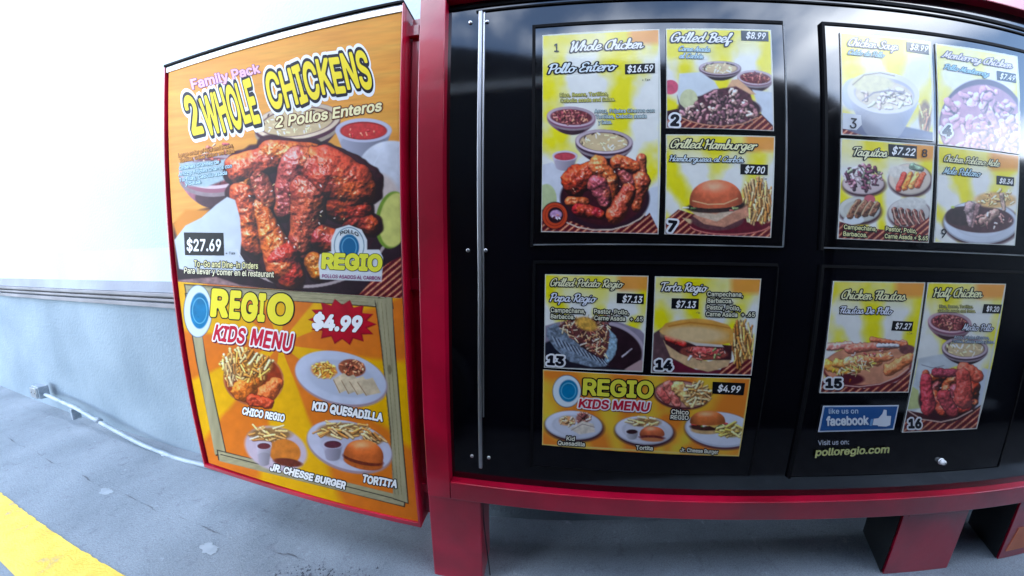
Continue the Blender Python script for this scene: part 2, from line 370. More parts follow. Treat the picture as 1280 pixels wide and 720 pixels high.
# frame profile: front slightly proud
zb0, zb1 = -2.400, -2.290
xl0, xl1 = -.604, -.470
def lx(z):  # the left stile leans by a hair, as photographed
    return 0
prism('frame_stile', [(xl0, zb0), (xl0, .36), (xl1, .36), (xl1, zb1), (xl1, zb0)], -.035, .10, RED, mb, .003)
prism('frame_stile', [(XR, zb0), (XR, .36), (XR+.135, .36), (XR+.135, zb0)], -.035, .10, RED, mb, .003)
prism('frame_rail', [(xl1+.002, zb0), (xl1+.002, zb1), (XR-.002, zb1), (XR-.002, zb0)], -.032, .10, RED, mb, .003)
prism('frame_rail', [(xl1+.002, .222), (xl1+.002, .36), (XR-.002, .36), (XR-.002, .278)], -.032, .10, RED, mb, .003)
# gaskets and aluminium strip
def poly_strip(name, pts, w, y, mat, parent, d=.004):
    for i in range(len(pts)-1):
        a = Vector((pts[i][0], 0, pts[i][1])); b = Vector((pts[i+1][0], 0, pts[i+1][1])); t = (b-a).normalized(); n_ = Vector((t.z, 0, -t.x))*w/2
        q = [(a.x-t.x*w/2+n_.x, a.z-t.z*w/2+n_.z), (a.x-t.x*w/2-n_.x, a.z-t.z*w/2-n_.z), (b.x+t.x*w/2-n_.x-t.x*w*.99, b.z-n_.z), (b.x+t.x*w/2+n_.x-t.x*w*.99, b.z+n_.z)]
        prism(name, q, y-d, y+.004, mat, parent)
poly_strip('gasket', [(-.462, .197), (4.08, .183)], .016, .010, GROOVE, mb)
poly_strip('gasket', [(-.322, .165), (4.08, .155)], .008, .010, GROOVE, mb)
box('hinge_strip', (-.312, -.002, -2.205), (-.2925, .011, .160), ALU, mb, .003)
box('hinge_strip_lip', (-.2885, .004, -1.9), (-.2805, .011, .155), ALU, mb, .002)
for (u, v) in [(588, 28), (609, 27), (585, 313), (607, 313), (590, 570), (611, 572)]:
    P = hit(np.array(float(u)), np.array(float(v)), 0.01); disc('screw', W(P[0], .0125, P[2]), .0065, .005, STEEL, mb)
# clear panes over the two upper groups: a little proud, with black gaskets round them
def pane(x0, x1, z0, z1, rim, mat=None, nm='pane'):
    box(nm, (x0, .004, z0), (x1, .0115, z1), mat or PANE, mb, .001)
    g = .007
    poly_strip('gasket', [(x0-g, z1+g), (x1+g, z1+g)], 2*g, .008, GROOVE, mb, .008)
    poly_strip('gasket', [(x0-g, z0-g), (x0-g, z1)], 2*g, .008, GROOVE, mb, .008)
    poly_strip('gasket', [(x0-g, z0-.003), (x1+g, z0-.003)], .006, .008, rim, mb, .006)
    poly_strip('gasket', [(x1+.004, z0), (x1+.004, z1)], .006, .008, rim, mb, .007)
TRIM = rough_mat('grey_trim', (.10, .11, .12), (.2, .21, .22), .35, 10)
pane(-.034, 1.115, -.992, .040, TRIM)
pane(1.318, 2.62, -.990, .048, TRIM)
pane(-.02, 1.10, -2.150, -1.085, GROOVE, BLACK)
pane(1.33, 2.62, -2.16, -1.085, GROOVE, BLACK)
P = hit(np.array(1177.), np.array(577.), 0.0)
disc('lock_collar', W(P[0], .0035, P[2]), .0125, .004, STEEL, mb, .3, 20)
disc('lock_knob', W(P[0], -.002, P[2])+Vector((0, -.0005, 0)), .0095, .010, WHITEP, mb, 1, 20)
lc = W(P[0], -.002, P[2]); box('keyhole', lc+Vector((-.0008, -.0112, -.003)), lc+Vector((.0008, -.0104, .003)), GROOVE, mb, 0, world=True)
# posts
def post(x0, x1, y0, y1, foot=True):
    zt = -2.395
    p = box('post', (x0, y0, -3.2), (x1, y1, zt), RED, mb, .006)
    return p
post(-.611, -.300, -.02, .20)
def foot(name, plan, z0, z1, mat, bev=.004):
    bm = bmesh.new(); a = [bm.verts.new(W(x, y, z0)) for x, y in plan]; c = [bm.verts.new(W(x, y, z1)) for x, y in plan]
    bm.faces.new(a); bm.faces.new(c[::-1])
    for i in range(len(plan)):
        j = (i+1) % len(plan); bm.faces.new([a[i], a[j], c[j], c[i]])
    bmesh.ops.recalc_face_normals(bm, faces=bm.faces[:])
    if bev: bmesh.ops.bevel(bm, geom=bm.edges[:], offset=bev, segments=2, profile=.6, affect='EDGES')
    me = bpy.data.meshes.new(name); bm.to_mesh(me); bm.free(); me.materials.append(mat); return place(me, name, mb)
for x0, x1 in ((2.062, 2.513), (2.925, 3.36)):
    foot('post', [(x0, 0), (x1, 0), (x1-.03, .29), (x0+.19, .29)], -2.849, -2.402, RED)
    foot('post_side_plate', [(x0-.004, .010), (x0-.0005, .010), (x0+.186, .288), (x0+.182, .288)], -2.846, -2.403, POSTD, 0)
    box('post_top_rail', (x0+.03, -.004, -2.44), (x1-.03, -.0005, -2.425), RED, mb, .001)
prism('reflector', [(2.965, -2.79), (3.0, -2.62), (3.30, -2.62), (3.30, -2.79)], -.004, -.0005, ORANGE, mb)

# ---------------------------------------------------------------- LETTERING ENGINE
_fc = bpy.data.curves.new('lettering', 'FONT'); _fo = bpy.data.objects.new('lettering', _fc); C.objects.link(_fo)
_fc.resolution_u = 2
try:      # the sans face that ships inside Blender; the built-in face serves where it is missing
    import os
    _fc.font = bpy.data.fonts.load(os.path.join(bpy.utils.resource_path('LOCAL'), 'datafiles', 'fonts', 'Inter.woff2'))
except Exception: pass
_gl = {}
def _eval(s, off):
    _fc.body = s; _fc.offset = off; _fc.fill_mode = 'FRONT'
    dg = bpy.context.evaluated_depsgraph_get(); dg.update(); oe = _fo.evaluated_get(dg); me = oe.to_mesh()
    n = len(me.vertices); v = np.zeros(n*3); me.vertices.foreach_get('co', v); v = v.reshape(-1, 3)[:, :2]
    f = [tuple(p.vertices) for p in me.polygons]; oe.to_mesh_clear()
    return v, f
_w = {}
def _width(s):
    v, f = _eval(s, 0); return v[:, 0].max() - v[:, 0].min()
def adv(c):
    if c not in _w: _w[c] = _width('H'+c+'H') - _width('HH')
    return _w[c]
def _outline(c):
    """closed outlines of one letter, sampled from its bezier curves"""
    k = ('o', c)
    if k in _gl: return _gl[k]
    _fc.body = c; _fc.offset = 0; _fc.fill_mode = 'NONE'
    dg = bpy.context.evaluated_depsgraph_get(); dg.update(); cu = _fo.evaluated_get(dg).to_curve(dg); A = []; B = []
    for sp in cu.splines:
        bp = sp.bezier_points; n = len(bp); L = []
        if n == 0:
            L = [np.array(p.co[:2]) for p in sp.points]
        for i in range(n):
            p, q = bp[i], bp[(i+1) % n]; P0, P1, P2, P3 = [np.array(v[:2]) for v in (p.co, p.handle_right, q.handle_left, q.co)]
            for t in (0, .2, .4, .6, .8): L.append((1-t)**3*P0+3*(1-t)**2*t*P1+3*(1-t)*t*t*P2+t**3*P3)
        for i in range(len(L)): A.append(L[i]); B.append(L[(i+1) % len(L)])
    _fo.to_curve_clear()
    _gl[k] = (np.array(A), np.array(B)) if A else None
    return _gl[k]
def glyph(c, off, res=20):
    """the letter grown by off: the level set of its distance field, as clean flat polygons"""
    k = (c, round(off, 4), res)
    if k in _gl: return _gl[k]
    o_ = _outline(c)
    if o_ is None: _gl[k] = (np.zeros((0, 2)), []); return _gl[k]
    A, B = o_; m_ = np.hypot(*(B-A).T) > 1e-7; A = A[m_]; B = B[m_]; st = CAP/res; pad = abs(off)+st*1.5
    xs_ = np.arange(min(A[:, 0].min(), B[:, 0].min())-pad, A[:, 0].max()+pad+st, st); ys_ = np.arange(A[:, 1].min()-pad, A[:, 1].max()+pad+st, st)
    X, Y = np.meshgrid(xs_, ys_); P = np.stack([X, Y], -1)[..., None, :]; D = B-A; L2 = (D**2).sum(1)+1e-12
    t = np.clip(((P-A)*D).sum(-1)/L2, 0, 1); d = np.sqrt((((P-A)-t[..., None]*D)**2).sum(-1)).min(-1)
    yy = Y[..., None]+1.3e-6; xc = (B[:, 0]-A[:, 0])*(yy-A[:, 1])/np.where(D[:, 1] == 0, 1e-9, D[:, 1])+A[:, 0]; rt = X[..., None] < xc
    wn = ((A[:, 1] <= yy) & (B[:, 1] > yy) & rt).sum(-1)-((A[:, 1] > yy) & (B[:, 1] <= yy) & rt).sum(-1)
    ins_ = wn != 0
    s = np.where(ins_, d, -d)+off
    _gl[k] = _contour(s, xs_, ys_); return _gl[k]
def _contour(s, xs_, ys_):
    V = []; F = []; ids = {}
    def vid(key, x, y):
        if key not in ids: ids[key] = len(V); V.append((x, y))
        return ids[key]
    ny, nx = s.shape; ins = s > 0
    for j in range(ny-1):
        run = None
        for i in range(nx-1):
            q = [(j, i), (j, i+1), (j+1, i+1), (j+1, i)]; m = [ins[a] for a in q]
            if all(m):
                if run is None: run = i
                if i < nx-2: continue
                i2 = i+1
                F.append([vid((j, run), xs_[run], ys_[j]), vid((j, i2), xs_[i2], ys_[j]), vid((j+1, i2), xs_[i2], ys_[j+1]), vid((j+1, run), xs_[run], ys_[j+1])]); run = None; continue
            if run is not None:
                F.append([vid((j, run), xs_[run], ys_[j]), vid((j, i), xs_[i], ys_[j]), vid((j+1, i), xs_[i], ys_[j+1]), vid((j+1, run), xs_[run], ys_[j+1])]); run = None
            if not any(m): continue
            f = []
            for a in range(4):
                p, p2 = q[a], q[(a+1) % 4]
                if ins[p]: f.append(vid(p, xs_[p[1]], ys_[p[0]]))
                if ins[p] != ins[p2]:
                    u = s[p]/(s[p]-s[p2]); kk = (min(p, p2), max(p, p2)); f.append(vid(kk, xs_[p[1]]+(xs_[p2[1]]-xs_[p[1]])*u, ys_[p[0]]+(ys_[p2[0]]-ys_[p[0]])*u))
            if len(f) > 2: F.append(f)
    return np.array(V).reshape(-1, 2), F
# a slanted brush script drawn as strokes: letter -> (advance, strokes)
_b = [(0, .1), (.14, .6), (.16, .98), (.08, 1.0), (.06, .0)]
SCR = {
'a': (.58, [[(.42, .5), (.22, .56), (.06, .3), (.16, .03), (.34, .14), (.44, .52)], [(.44, .54), (.42, .14), (.52, .04), (.62, .14)]]),
'b': (.5, [_b, [(.06, .2), (.18, .03), (.36, .12), (.4, .4), (.26, .54), (.1, .38)], [(.38, .44), (.52, .46)]]),
'c': (.46, [[(.42, .44), (.3, .56), (.1, .44), (.06, .18), (.2, .02), (.5, .14)]]),
'd': (.58, [[(.42, .5), (.22, .56), (.06, .3), (.16, .03), (.34, .14), (.46, .6), (.48, 1.0)], [(.48, .98), (.42, .2), (.5, .04), (.62, .14)]]),
'e': (.46, [[(.04, .2), (.3, .3), (.4, .46), (.26, .58), (.1, .44), (.06, .18), (.2, .02), (.5, .14)]]),
'f': (.38, [[(0, .1), (.16, .5), (.28, .92), (.2, 1.0), (.14, .8), (.12, -.2), (.2, -.34), (.26, -.1), (.18, .06), (.42, .14)]]),
'g': (.56, [[(.42, .5), (.22, .56), (.06, .3), (.16, .03), (.34, .14), (.44, .52)], [(.44, .54), (.42, -.2), (.26, -.36), (.12, -.24), (.58, .14)]]),
'h': (.5, [_b, [(.07, .3), (.24, .54), (.36, .44), (.34, .1), (.42, .03), (.54, .14)]]),
'i': (.26, [[(0, .14), (.1, .54), (.08, .12), (.16, .03), (.3, .14)], [(.13, .76), (.15, .80)]]),
'k': (.46, [_b, [(.08, .24), (.3, .54), (.36, .42), (.12, .28), (.3, .04), (.48, .14)]]),
'l': (.26, [[(-.02, .12), (.14, .6), (.18, .96), (.1, 1.0), (.06, .5), (.08, .1), (.16, .03), (.3, .14)]]),
'm': (.68, [[(.0, .4), (.08, .54), (.06, 0)], [(.08, .3), (.2, .54), (.3, .44), (.28, 0)], [(.3, .3), (.42, .54), (.52, .44), (.5, .1), (.58, .03), (.7, .14)]]),
'n': (.46, [[(.0, .4), (.08, .54), (.06, 0)], [(.08, .3), (.2, .54), (.3, .44), (.28, .1), (.36, .03), (.5, .14)]]),
'o': (.48, [[(.24, .56), (.08, .42), (.08, .14), (.22, .02), (.38, .16), (.38, .42), (.24, .56)], [(.34, .48), (.52, .44)]]),
'p': (.5, [[(.0, .4), (.1, .54), (.04, -.34)], [(.09, .36), (.24, .56), (.38, .42), (.36, .12), (.2, .02), (.08, .14)], [(.36, .2), (.52, .14)]]),
'q': (.56, [[(.42, .5), (.22, .56), (.06, .3), (.16, .03), (.34, .14), (.44, .52)], [(.44, .54), (.38, -.34), (.48, -.2), (.58, .14)]]),
'r': (.38, [[(.0, .40), (.08, .56), (.05, .0)], [(.07, .30), (.16, .50), (.30, .56), (.33, .46)]]),
's': (.4, [[(0, .12), (.2, .58), (.32, .2), (.2, .02), (.04, .08)], [(.22, .03), (.44, .14)]]),
't': (.32, [[(.14, .95), (.08, .2), (.16, .03), (.34, .14)], [(-.02, .58), (.28, .62)]]),
'u': (.56, [[(.04, .54), (.04, .16), (.16, .02), (.34, .16), (.4, .54)], [(.4, .54), (.4, .12), (.48, .03), (.6, .14)]]),
'y': (.52, [[(.04, .54), (.06, .2), (.2, .12), (.36, .3), (.4, .54)], [(.41, .54), (.36, -.2), (.2, -.36), (.08, -.24), (.54, .14)]]),
'W': (.88, [[(.02, .9), (.12, 1.0), (.12, .1), (.2, .02), (.44, .98)], [(.44, .98), (.46, .1), (.54, .02), (.72, .5), (.86, 1.02)]]),
'C': (.58, [[(.6, .78), (.5, 1.0), (.2, .86), (.06, .4), (.22, .02), (.6, .16)]]),
'P': (.54, [[(.2, .96), (.14, .02)], [(.04, .8), (.2, 1.0), (.5, .94), (.5, .56), (.2, .44)]]),
'E': (.54, [[(.54, .84), (.4, 1.0), (.16, .86), (.2, .58), (.36, .54)], [(.32, .54), (.06, .3), (.18, .02), (.54, .16)]]),
'G': (.62, [[(.58, .78), (.46, 1.0), (.18, .86), (.06, .4), (.2, .02), (.46, .14), (.54, .44)], [(.56, .44), (.34, .44)]]),
'B': (.58, [[(.2, .96), (.14, .02)], [(.04, .84), (.24, 1.0), (.48, .9), (.44, .62), (.22, .54)], [(.22, .54), (.5, .44), (.5, .12), (.28, 0), (.06, .1)]]),
'A': (.58, [[(-.02, .02), (.14, .14), (.42, 1.0)], [(.43, 1.0), (.46, .02), (.58, .1)], [(.14, .36), (.5, .4)]]),
'H': (.64, [[(.0, .86), (.12, .98), (.10, .02)], [(.54, 1.0), (.5, .02), (.62, .12)], [(.12, .5), (.5, .52)]]),
'S': (.52, [[(.48, .84), (.34, 1.0), (.14, .84), (.22, .58), (.44, .34), (.34, .04), (.04, .1)]]),
'M': (.76, [[(.0, .04), (.12, .2), (.24, .98)], [(.24, .98), (.36, .16), (.6, .98)], [(.6, .98), (.62, .04), (.76, .12)]]),
'T': (.52, [[(.0, .84), (.1, .98), (.62, 1.0)], [(.34, .98), (.26, .02)]]),
'R': (.6, [[(.2, .96), (.14, .02)], [(.04, .8), (.2, 1.0), (.5, .94), (.5, .6), (.2, .46)], [(.24, .48), (.5, .04), (.62, .12)]]),
'F': (.5, [[(.0, .84), (.1, .98), (.58, 1.0)], [(.3, .98), (.2, .02)], [(.1, .5), (.44, .54)]]),
'D': (.64, [[(.2, .96), (.16, .02)], [(.02, .06), (.4, .04), (.56, .5), (.4, .94), (.06, .92)]]),
' ': (.34, []),
}
SCR['\u00f3'] = (.48, SCR['o'][1] + [[(.26, .72), (.36, .86)]])
def _smooth(p):
    if len(p) < 3: return p
    p = [np.array(q, float) for q in p]; out = []
    for i in range(len(p)-1):
        a = p[max(i-1, 0)]; b_ = p[i]; c_ = p[i+1]; d_ = p[min(i+2, len(p)-1)]
        for t in (0, .25, .5, .75): out.append(.5*((2*b_)+(c_-a)*t+(2*a-5*b_+4*c_-d_)*t*t+(3*b_-a-3*c_+d_)*t**3))
    return out+[p[-1]]
def sglyph(c, off, res):
    k = ('s', c, round(off, 4), res)
    if k in _gl: return _gl[k]
    A = []; B = []
    for st_ in SCR[c][1]:
        q = _smooth(st_); A += [tuple(x) for x in q[:-1]]; B += [tuple(x) for x in q[1:]]
    if not A: _gl[k] = (np.zeros((0, 2)), []); return _gl[k]
    A = np.array(A); B = np.array(B); st = 1.0/res; rad = .062+off; pad = rad+st*1.5
    xs_ = np.arange(min(A[:, 0].min(), B[:, 0].min())-pad, max(A[:, 0].max(), B[:, 0].max())+pad+st, st); ys_ = np.arange(min(A[:, 1].min(), B[:, 1].min())-pad, max(A[:, 1].max(), B[:, 1].max())+pad+st, st)
    X, Y = np.meshgrid(xs_, ys_); P = np.stack([X, Y], -1)[..., None, :]; D = B-A; L2 = (D**2).sum(1)+1e-12
    t = np.clip(((P-A)*D).sum(-1)/L2, 0, 1); d = np.sqrt((((P-A)-t[..., None]*D)**2).sum(-1)).min(-1)
    _gl[k] = _contour(rad-d, xs_, ys_); return _gl[k]
CAP = _eval('H', 0)[0][:, 1].max()
BY = -.0005   # plane of the sheets on the main board (they lie on the panes)
def lay(string, layers, p0, p1, h0, h1=None, shear=0, arc=0, jit=0, track=0, seed=0, y=BY, widths=None, lean=0, script=False):
    advf = (lambda c: SCR[c][0]*.94) if script else adv; capf = 1.0 if script else CAP
    """letters along p0 -> p1 in the picture of the sheet, cap height h0..h1; returns verts, faces, material index"""
    h1 = h1 or h0; r = random.Random(seed or len(string)*31)
    pen = [0]
    for c in string: pen.append(pen[-1] + advf(c) + track)
    tot = pen[-1] - track - .06
    p0 = np.array(p0, float); p1 = np.array(p1, float); d = p1-p0; Ln = np.hypot(*d); t = d/Ln; up = np.array([t[1], -t[0]])
    if up[1] > 0: up = -up
    if lean: up = np.array([up[0]+lean, up[1]]); 
    sx = Ln/tot
    js = [(r.uniform(-1, 1)*jit, r.uniform(-1, 1)*jit, 1 + r.uniform(-.6, 1)*jit) for _ in string]
    V = []; Fc = []; I = []; n = 0; mats = []
    for li, (off, col, dy, (ox, oy)) in enumerate(layers):
        mats.append(ink(col))
        for ci, c in enumerate(string):
            if c == ' ': continue
            g, f = sglyph(c, off, 16 if h0 > 7.5 else 12) if script else glyph(c, off, 30 if h0 > 22 else 18 if h0 > 7.5 else 11)
            if len(g) == 0: continue
            g = g.copy(); yy = g[:, 1]/capf; a, b, sc = js[ci]
            mid = advf(c)/2; gx = (g[:, 0]-mid)
            gx, yy = gx*math.cos(a) - (yy-.5)*capf*math.sin(a), (yy-.5)*math.cos(a) + gx/capf*math.sin(a) + .5
            yy = (yy-.5)*sc + .5 + b*.5
            X = (pen[ci] + mid + gx + shear*capf*yy)
            u = X/tot; hh = h0 + (h1-h0)*u
            base = p0 + np.outer(X*sx, t) + np.outer(-arc*4*u*(1-u), [0, 1])
            P = base + (hh*yy)[:, None]*up + np.array([ox, oy])*((h0+h1)/2)
            Q = hit(P[:, 0], P[:, 1], y)
            Q = to_world(Q); Q[:, 1] -= dy + (.00006 if ci % 2 else 0)
            V.append(Q); Fc += [tuple(i+n for i in q) for q in f]; I += [li]*len(f); n += len(g)
    return np.concatenate(V) if V else np.zeros((0, 3)), Fc, I, mats
BLK = (14, 14, 22)
def lettering(parent, name, string, p0, p1, h0, h1=None, fill=(250, 250, 250), out=None, ow=.06, out2=None, ow2=.14, bold=.012, y=BY, sh=None, **k):
    layers = []
    if out2: layers.append((ow2, out2, .0006, (0, 0)))
    if sh: layers.append((ow, sh, .0008, (.07, .09)))
    if out: layers.append((ow, out, .0010, (0, 0)))
    layers.append((bold, fill, .0014, (0, 0)))
    V, F, I, mats = lay(string, layers, p0, p1, h0, h1, y=y, **k)
    return mesh(name, V, F, mats, parent, idx=I)
def label_quad(parent, name, q, col, y=BY, dy=.0007):
    q = np.array(q, float); P = to_world(hit(q[:, 0], q[:, 1], y)); P[:, 1] -= dy
    return mesh(name, P, [tuple(range(len(q)))], ink(col), parent)
def price(parent, q, s, p0, p1, h, y=BY, shear=.22, col=(252, 252, 252), bg=(10, 12, 18)):
    b = label_quad(parent, 'price_tag', q, bg, y)
    lettering(b, 'price', s, p0, p1, h, fill=col, bold=.022, shear=shear, y=y)

# ---------------------------------------------------------------- PAINTING ENGINE for the printed photographs (flat print on each sheet)
class Art:
    def __init__(s, quad, dens=1.0, seed=1):
        q = np.array(quad, float); s.q = q; s.dens = dens
        s.x0, s.y0 = q[:, 0].min()-2, q[:, 1].min()-2; x1, y1 = q[:, 0].max()+2, q[:, 1].max()+2
        s.R = 2.0
        s.w, s.h = int((x1-s.x0)*s.R), int((y1-s.y0)*s.R)
        s.X, s.Y = np.meshgrid(s.x0 + (np.arange(s.w)+.5)/s.R, s.y0 + (np.arange(s.h)+.5)/s.R)
        s.c = np.ones((s.h, s.w, 3))*250.; s.id = np.zeros((s.h, s.w), int); s.r = np.random.RandomState(seed); s.cur = 0; s.names = ['sheet']
    def dish(s, nm='dish_picture'):
        s.names.append(nm); s.cur = len(s.names)-1
    def ground(s): s.cur = 0
    def noise(s, size, oct=3, asp=1.0, X=None, Y=None):
        X = s.X if X is None else X; Y = s.Y if Y is None else Y; out = 0; amp = 1; tot = 0
        for o in range(oct):
            g = s.r.rand(67, 71); fx = X/size*2**o; fy = Y/size/asp*2**o
            ix = np.floor(fx).astype(int); iy = np.floor(fy).astype(int); tx = fx-ix; ty = fy-iy; tx = tx*tx*(3-2*tx); ty = ty*ty*(3-2*ty)
            G = lambda a, b: g[b % 67, a % 71]
            out = out + amp*((G(ix, iy)*(1-tx)+G(ix+1, iy)*tx)*(1-ty) + (G(ix, iy+1)*(1-tx)+G(ix+1, iy+1)*tx)*ty); tot += amp; amp *= .55
        return out/tot
    def win(s, x0, y0, x1, y1):
        a = max(0, int((x0-s.x0)*s.R)-2); b = min(s.w, int((x1-s.x0)*s.R)+3); c = max(0, int((y0-s.y0)*s.R)-2); d = min(s.h, int((y1-s.y0)*s.R)+3)
        return slice(c, max(c, d)), slice(a, max(a, b))
    def put(s, W_, m, col):
        col = np.asarray(col, float)
        if col.ndim == 1: col = col[None, None, :]
        s.c[W_] = s.c[W_]*(1-m[..., None]) + col*m[..., None]
        if s.cur: s.id[W_][m > .5] = s.cur
    def poly(s, pts, col, soft=.5, tex=None):
        p = np.array(pts, float); W_ = s.win(p[:, 0].min()-2, p[:, 1].min()-2, p[:, 0].max()+2, p[:, 1].max()+2)
        X, Y = s.X[W_], s.Y[W_]; ins = np.zeros(X.shape, bool); dm = np.full(X.shape, 1e9)
        for i in range(len(p)):
            a, b = p[i], p[(i+1) % len(p)]
            if a[1] != b[1]: ins ^= ((a[1] > Y) != (b[1] > Y)) & (X < (b[0]-a[0])*(Y-a[1])/(b[1]-a[1]) + a[0])
            d = b-a; L2 = d@d+1e-9; t = np.clip(((X-a[0])*d[0]+(Y-a[1])*d[1])/L2, 0, 1); dm = np.minimum(dm, np.hypot(X-a[0]-t*d[0], Y-a[1]-t*d[1]))
        sd = np.where(ins, dm, -dm); m = np.clip(sd/max(soft, .3)+.5, 0, 1)
        if tex is not None:
            n = s.noise(tex[0], 3, tex[2] if len(tex) > 2 else 1, X, Y); col = np.array(col, float)[None, None]*(1+(n[..., None]-.5)*tex[1])
        s.put(W_, m, col); return W_, m
    def curve(s, pts, wd, col, soft=.6):
        for i in range(len(pts)-1):
            a = np.array(pts[i], float); b = np.array(pts[i+1], float); d = b-a; L = np.hypot(*d)+1e-9
            W_ = s.win(min(a[0], b[0])-wd-1, min(a[1], b[1])-wd-1, max(a[0], b[0])+wd+1, max(a[1], b[1])+wd+1); X, Y = s.X[W_], s.Y[W_]
            t = np.clip(((X-a[0])*d[0]+(Y-a[1])*d[1])/L**2, 0, 1); r = np.hypot(X-a[0]-t*d[0], Y-a[1]-t*d[1])
            s.put(W_, np.clip((wd/2-r)/soft+.5, 0, 1), col)
    def ell(s, cx, cy, rx, ry, col, rot=0, soft=.8, tex=None, arc=None, grad=None):
        R_ = max(rx, ry)+2; W_ = s.win(cx-R_, cy-R_, cx+R_, cy+R_); X, Y = s.X[W_]-cx, s.Y[W_]-cy; a = math.radians(rot)
        u, v = X*math.cos(a)+Y*math.sin(a), -X*math.sin(a)+Y*math.cos(a); q = np.hypot(u/rx, v/ry)
        m = np.clip((1-q)*min(rx, ry)/soft+.5, 0, 1); col = np.array(col, float)[None, None]*np.ones(X.shape+(1,))
        if tex is not None: n = s.noise(tex[0], 3, 1, s.X[W_], s.Y[W_]); col = col*(1+(n[..., None]-.5)*tex[1])
        if grad is not None: col = col*(1+(-v/ry*grad[0] - u/rx*grad[1])[..., None]*.5)
        if arc: m = m*np.clip((v/ry-arc)*4, 0, 1)
        s.put(W_, m, col)
    def ring(s, cx, cy, rx, ry, wd, col, rot=0, soft=.7, a0=-360, a1=360):
        n = 48; P = []
        for k in range(n+1):
            t = math.radians(max(a0, -180) + (min(a1, 180)-max(a0, -180))*k/n); x, y = rx*math.cos(t), ry*math.sin(t); r = math.radians(rot)
            P.append((cx+x*math.cos(r)-y*math.sin(r), cy+x*math.sin(r)+y*math.cos(r)))
        s.curve(P, wd, col, soft)
    def relief(s, P, det=(3.0, .22), gloss=.5, mott=.0, dark=.55, soft=.9):
        """lumps (a, b, r0, r1, colour, z) lit together as one photographed surface"""
        if not P: return
        x0 = min(min(p[0][0], p[1][0])-max(p[2], p[3])*1.3 for p in P)-2; x1 = max(max(p[0][0], p[1][0])+max(p[2], p[3])*1.3 for p in P)+2
        y0 = min(min(p[0][1], p[1][1])-max(p[2], p[3])*1.3 for p in P)-2; y1 = max(max(p[0][1], p[1][1])+max(p[2], p[3])*1.3 for p in P)+2
        W_ = s.win(x0, y0, x1, y1); X, Y = s.X[W_], s.Y[W_]
        if X.size == 0: return
        H = np.full(X.shape, -9.); A = np.zeros(X.shape); Cc = np.zeros(X.shape+(3,)); bx, by = X[0, 0], Y[0, 0]
        big = max(max(p[2], p[3]) for p in P); wob_ = s.noise(max(1.6, big*.8), 3, 1, X, Y)-.5
        for a, b_, r0, r1, col, z in P:
            a = np.array(a, float); b_ = np.array(b_, float); d = b_-a; L2 = d@d+1e-6; R_ = max(r0, r1)*1.35+1.5
            i0 = max(0, int((min(a[0], b_[0])-R_-bx)*s.R)); i1 = int((max(a[0], b_[0])+R_-bx)*s.R)+1; j0 = max(0, int((min(a[1], b_[1])-R_-by)*s.R)); j1 = int((max(a[1], b_[1])+R_-by)*s.R)+1
            if i1 <= 0 or j1 <= 0: continue
            w = (slice(j0, j1), slice(i0, i1)); x, y = X[w], Y[w]
            if x.size == 0: continue
            t = np.clip(((x-a[0])*d[0]+(y-a[1])*d[1])/L2, 0, 1); r = r0+(r1-r0)*t; q = np.hypot(x-a[0]-t*d[0], y-a[1]-t*d[1])/r*(1+wob_[w]*.55)
            al = np.clip((1-q)*r/soft+.5, 0, 1); h = z + r*np.sqrt(np.clip(1-q*q, 0, 1)); m = (al > .5) & (h > H[w])
            A[w] = np.maximum(A[w], al); e = (al > 0) & (H[w] < -8); H[w] = np.where(m, h, np.where(e, z, H[w])); Cc[w] = np.where((m | e)[..., None], np.array(col, float), Cc[w])
        Hf = np.where(H < -8, H[H > -8].min() if (H > -8).any() else 0, H)
        Hd = Hf + (s.noise(det[0]*3, 2, 1, X, Y)-.5)*det[0]*3*det[1]*1.6 + (s.noise(det[0], 3, 1, X, Y)-.5)*det[0]*det[1]*1.5
        def blur(Z, k):
            k = max(1, int(k))
            for ax in (0, 1):
                Zp = np.pad(Z, [(k, k) if i == ax else (0, 0) for i in (0, 1)], mode='edge'); c_ = np.cumsum(Zp, axis=ax); c_ = np.insert(c_, 0, 0, axis=ax)
                n = Z.shape[ax]; Z = (np.take(c_, range(2*k+1, n+2*k+1), axis=ax)-np.take(c_, range(0, n), axis=ax))/(2*k+1)
            return Z
        if min(Hd.shape) < 6: return
        gy, gx = np.gradient(blur(Hd, 1), 1/s.R); nz_ = 1/np.sqrt(gx*gx+gy*gy+1); l = np.array([-.38, -.62, .68])
        ndl = np.clip((-gx*l[0]-gy*l[1]+l[2])*nz_, 0, 1); hv = l+np.array([0, 0, 1.]); hv /= np.linalg.norm(hv); nh = np.clip((-gx*hv[0]-gy*hv[1]+hv[2])*nz_, 0, 1)
        ao = np.clip(1-(blur(Hf, big*.9*s.R)-Hf)*.75/big, .25, 1.15)*np.clip(1-(blur(Hd, 2*s.R)-Hd)*.5, .5, 1.2)
        c = Cc
        if mott:
            n1 = s.noise(max(3, big*.55), 4, 1, X, Y); n2 = s.noise(max(3, big*.7), 4, 1, X, Y); n3 = s.noise(max(2.5, big*.3), 3, 1, X, Y)
            g = np.clip((n1-.53)*6, 0, 1)[..., None]*mott; c = c*(1-g*.6)+np.array([232, 118, 56.])*g*.6
            g = np.clip((n2-.56)*7, 0, 1)[..., None]*mott; c = c*(1-g*.6)+np.array([84, 28, 34.])*g*.6
            g = np.clip((n3-.64)*7, 0, 1)[..., None]*mott; c = c*(1-g*.25)+np.array([190, 120, 130.])*g*.25
        c = c*((1-dark)+dark*1.55*ndl[..., None])*ao[..., None] + (np.clip(nh, 0, 1)**28*gloss)[..., None]*np.array([205, 190, 200])*np.clip(ao, 0, 1)[..., None]
        s.put(W_, A, np.clip(c, 0, 255))
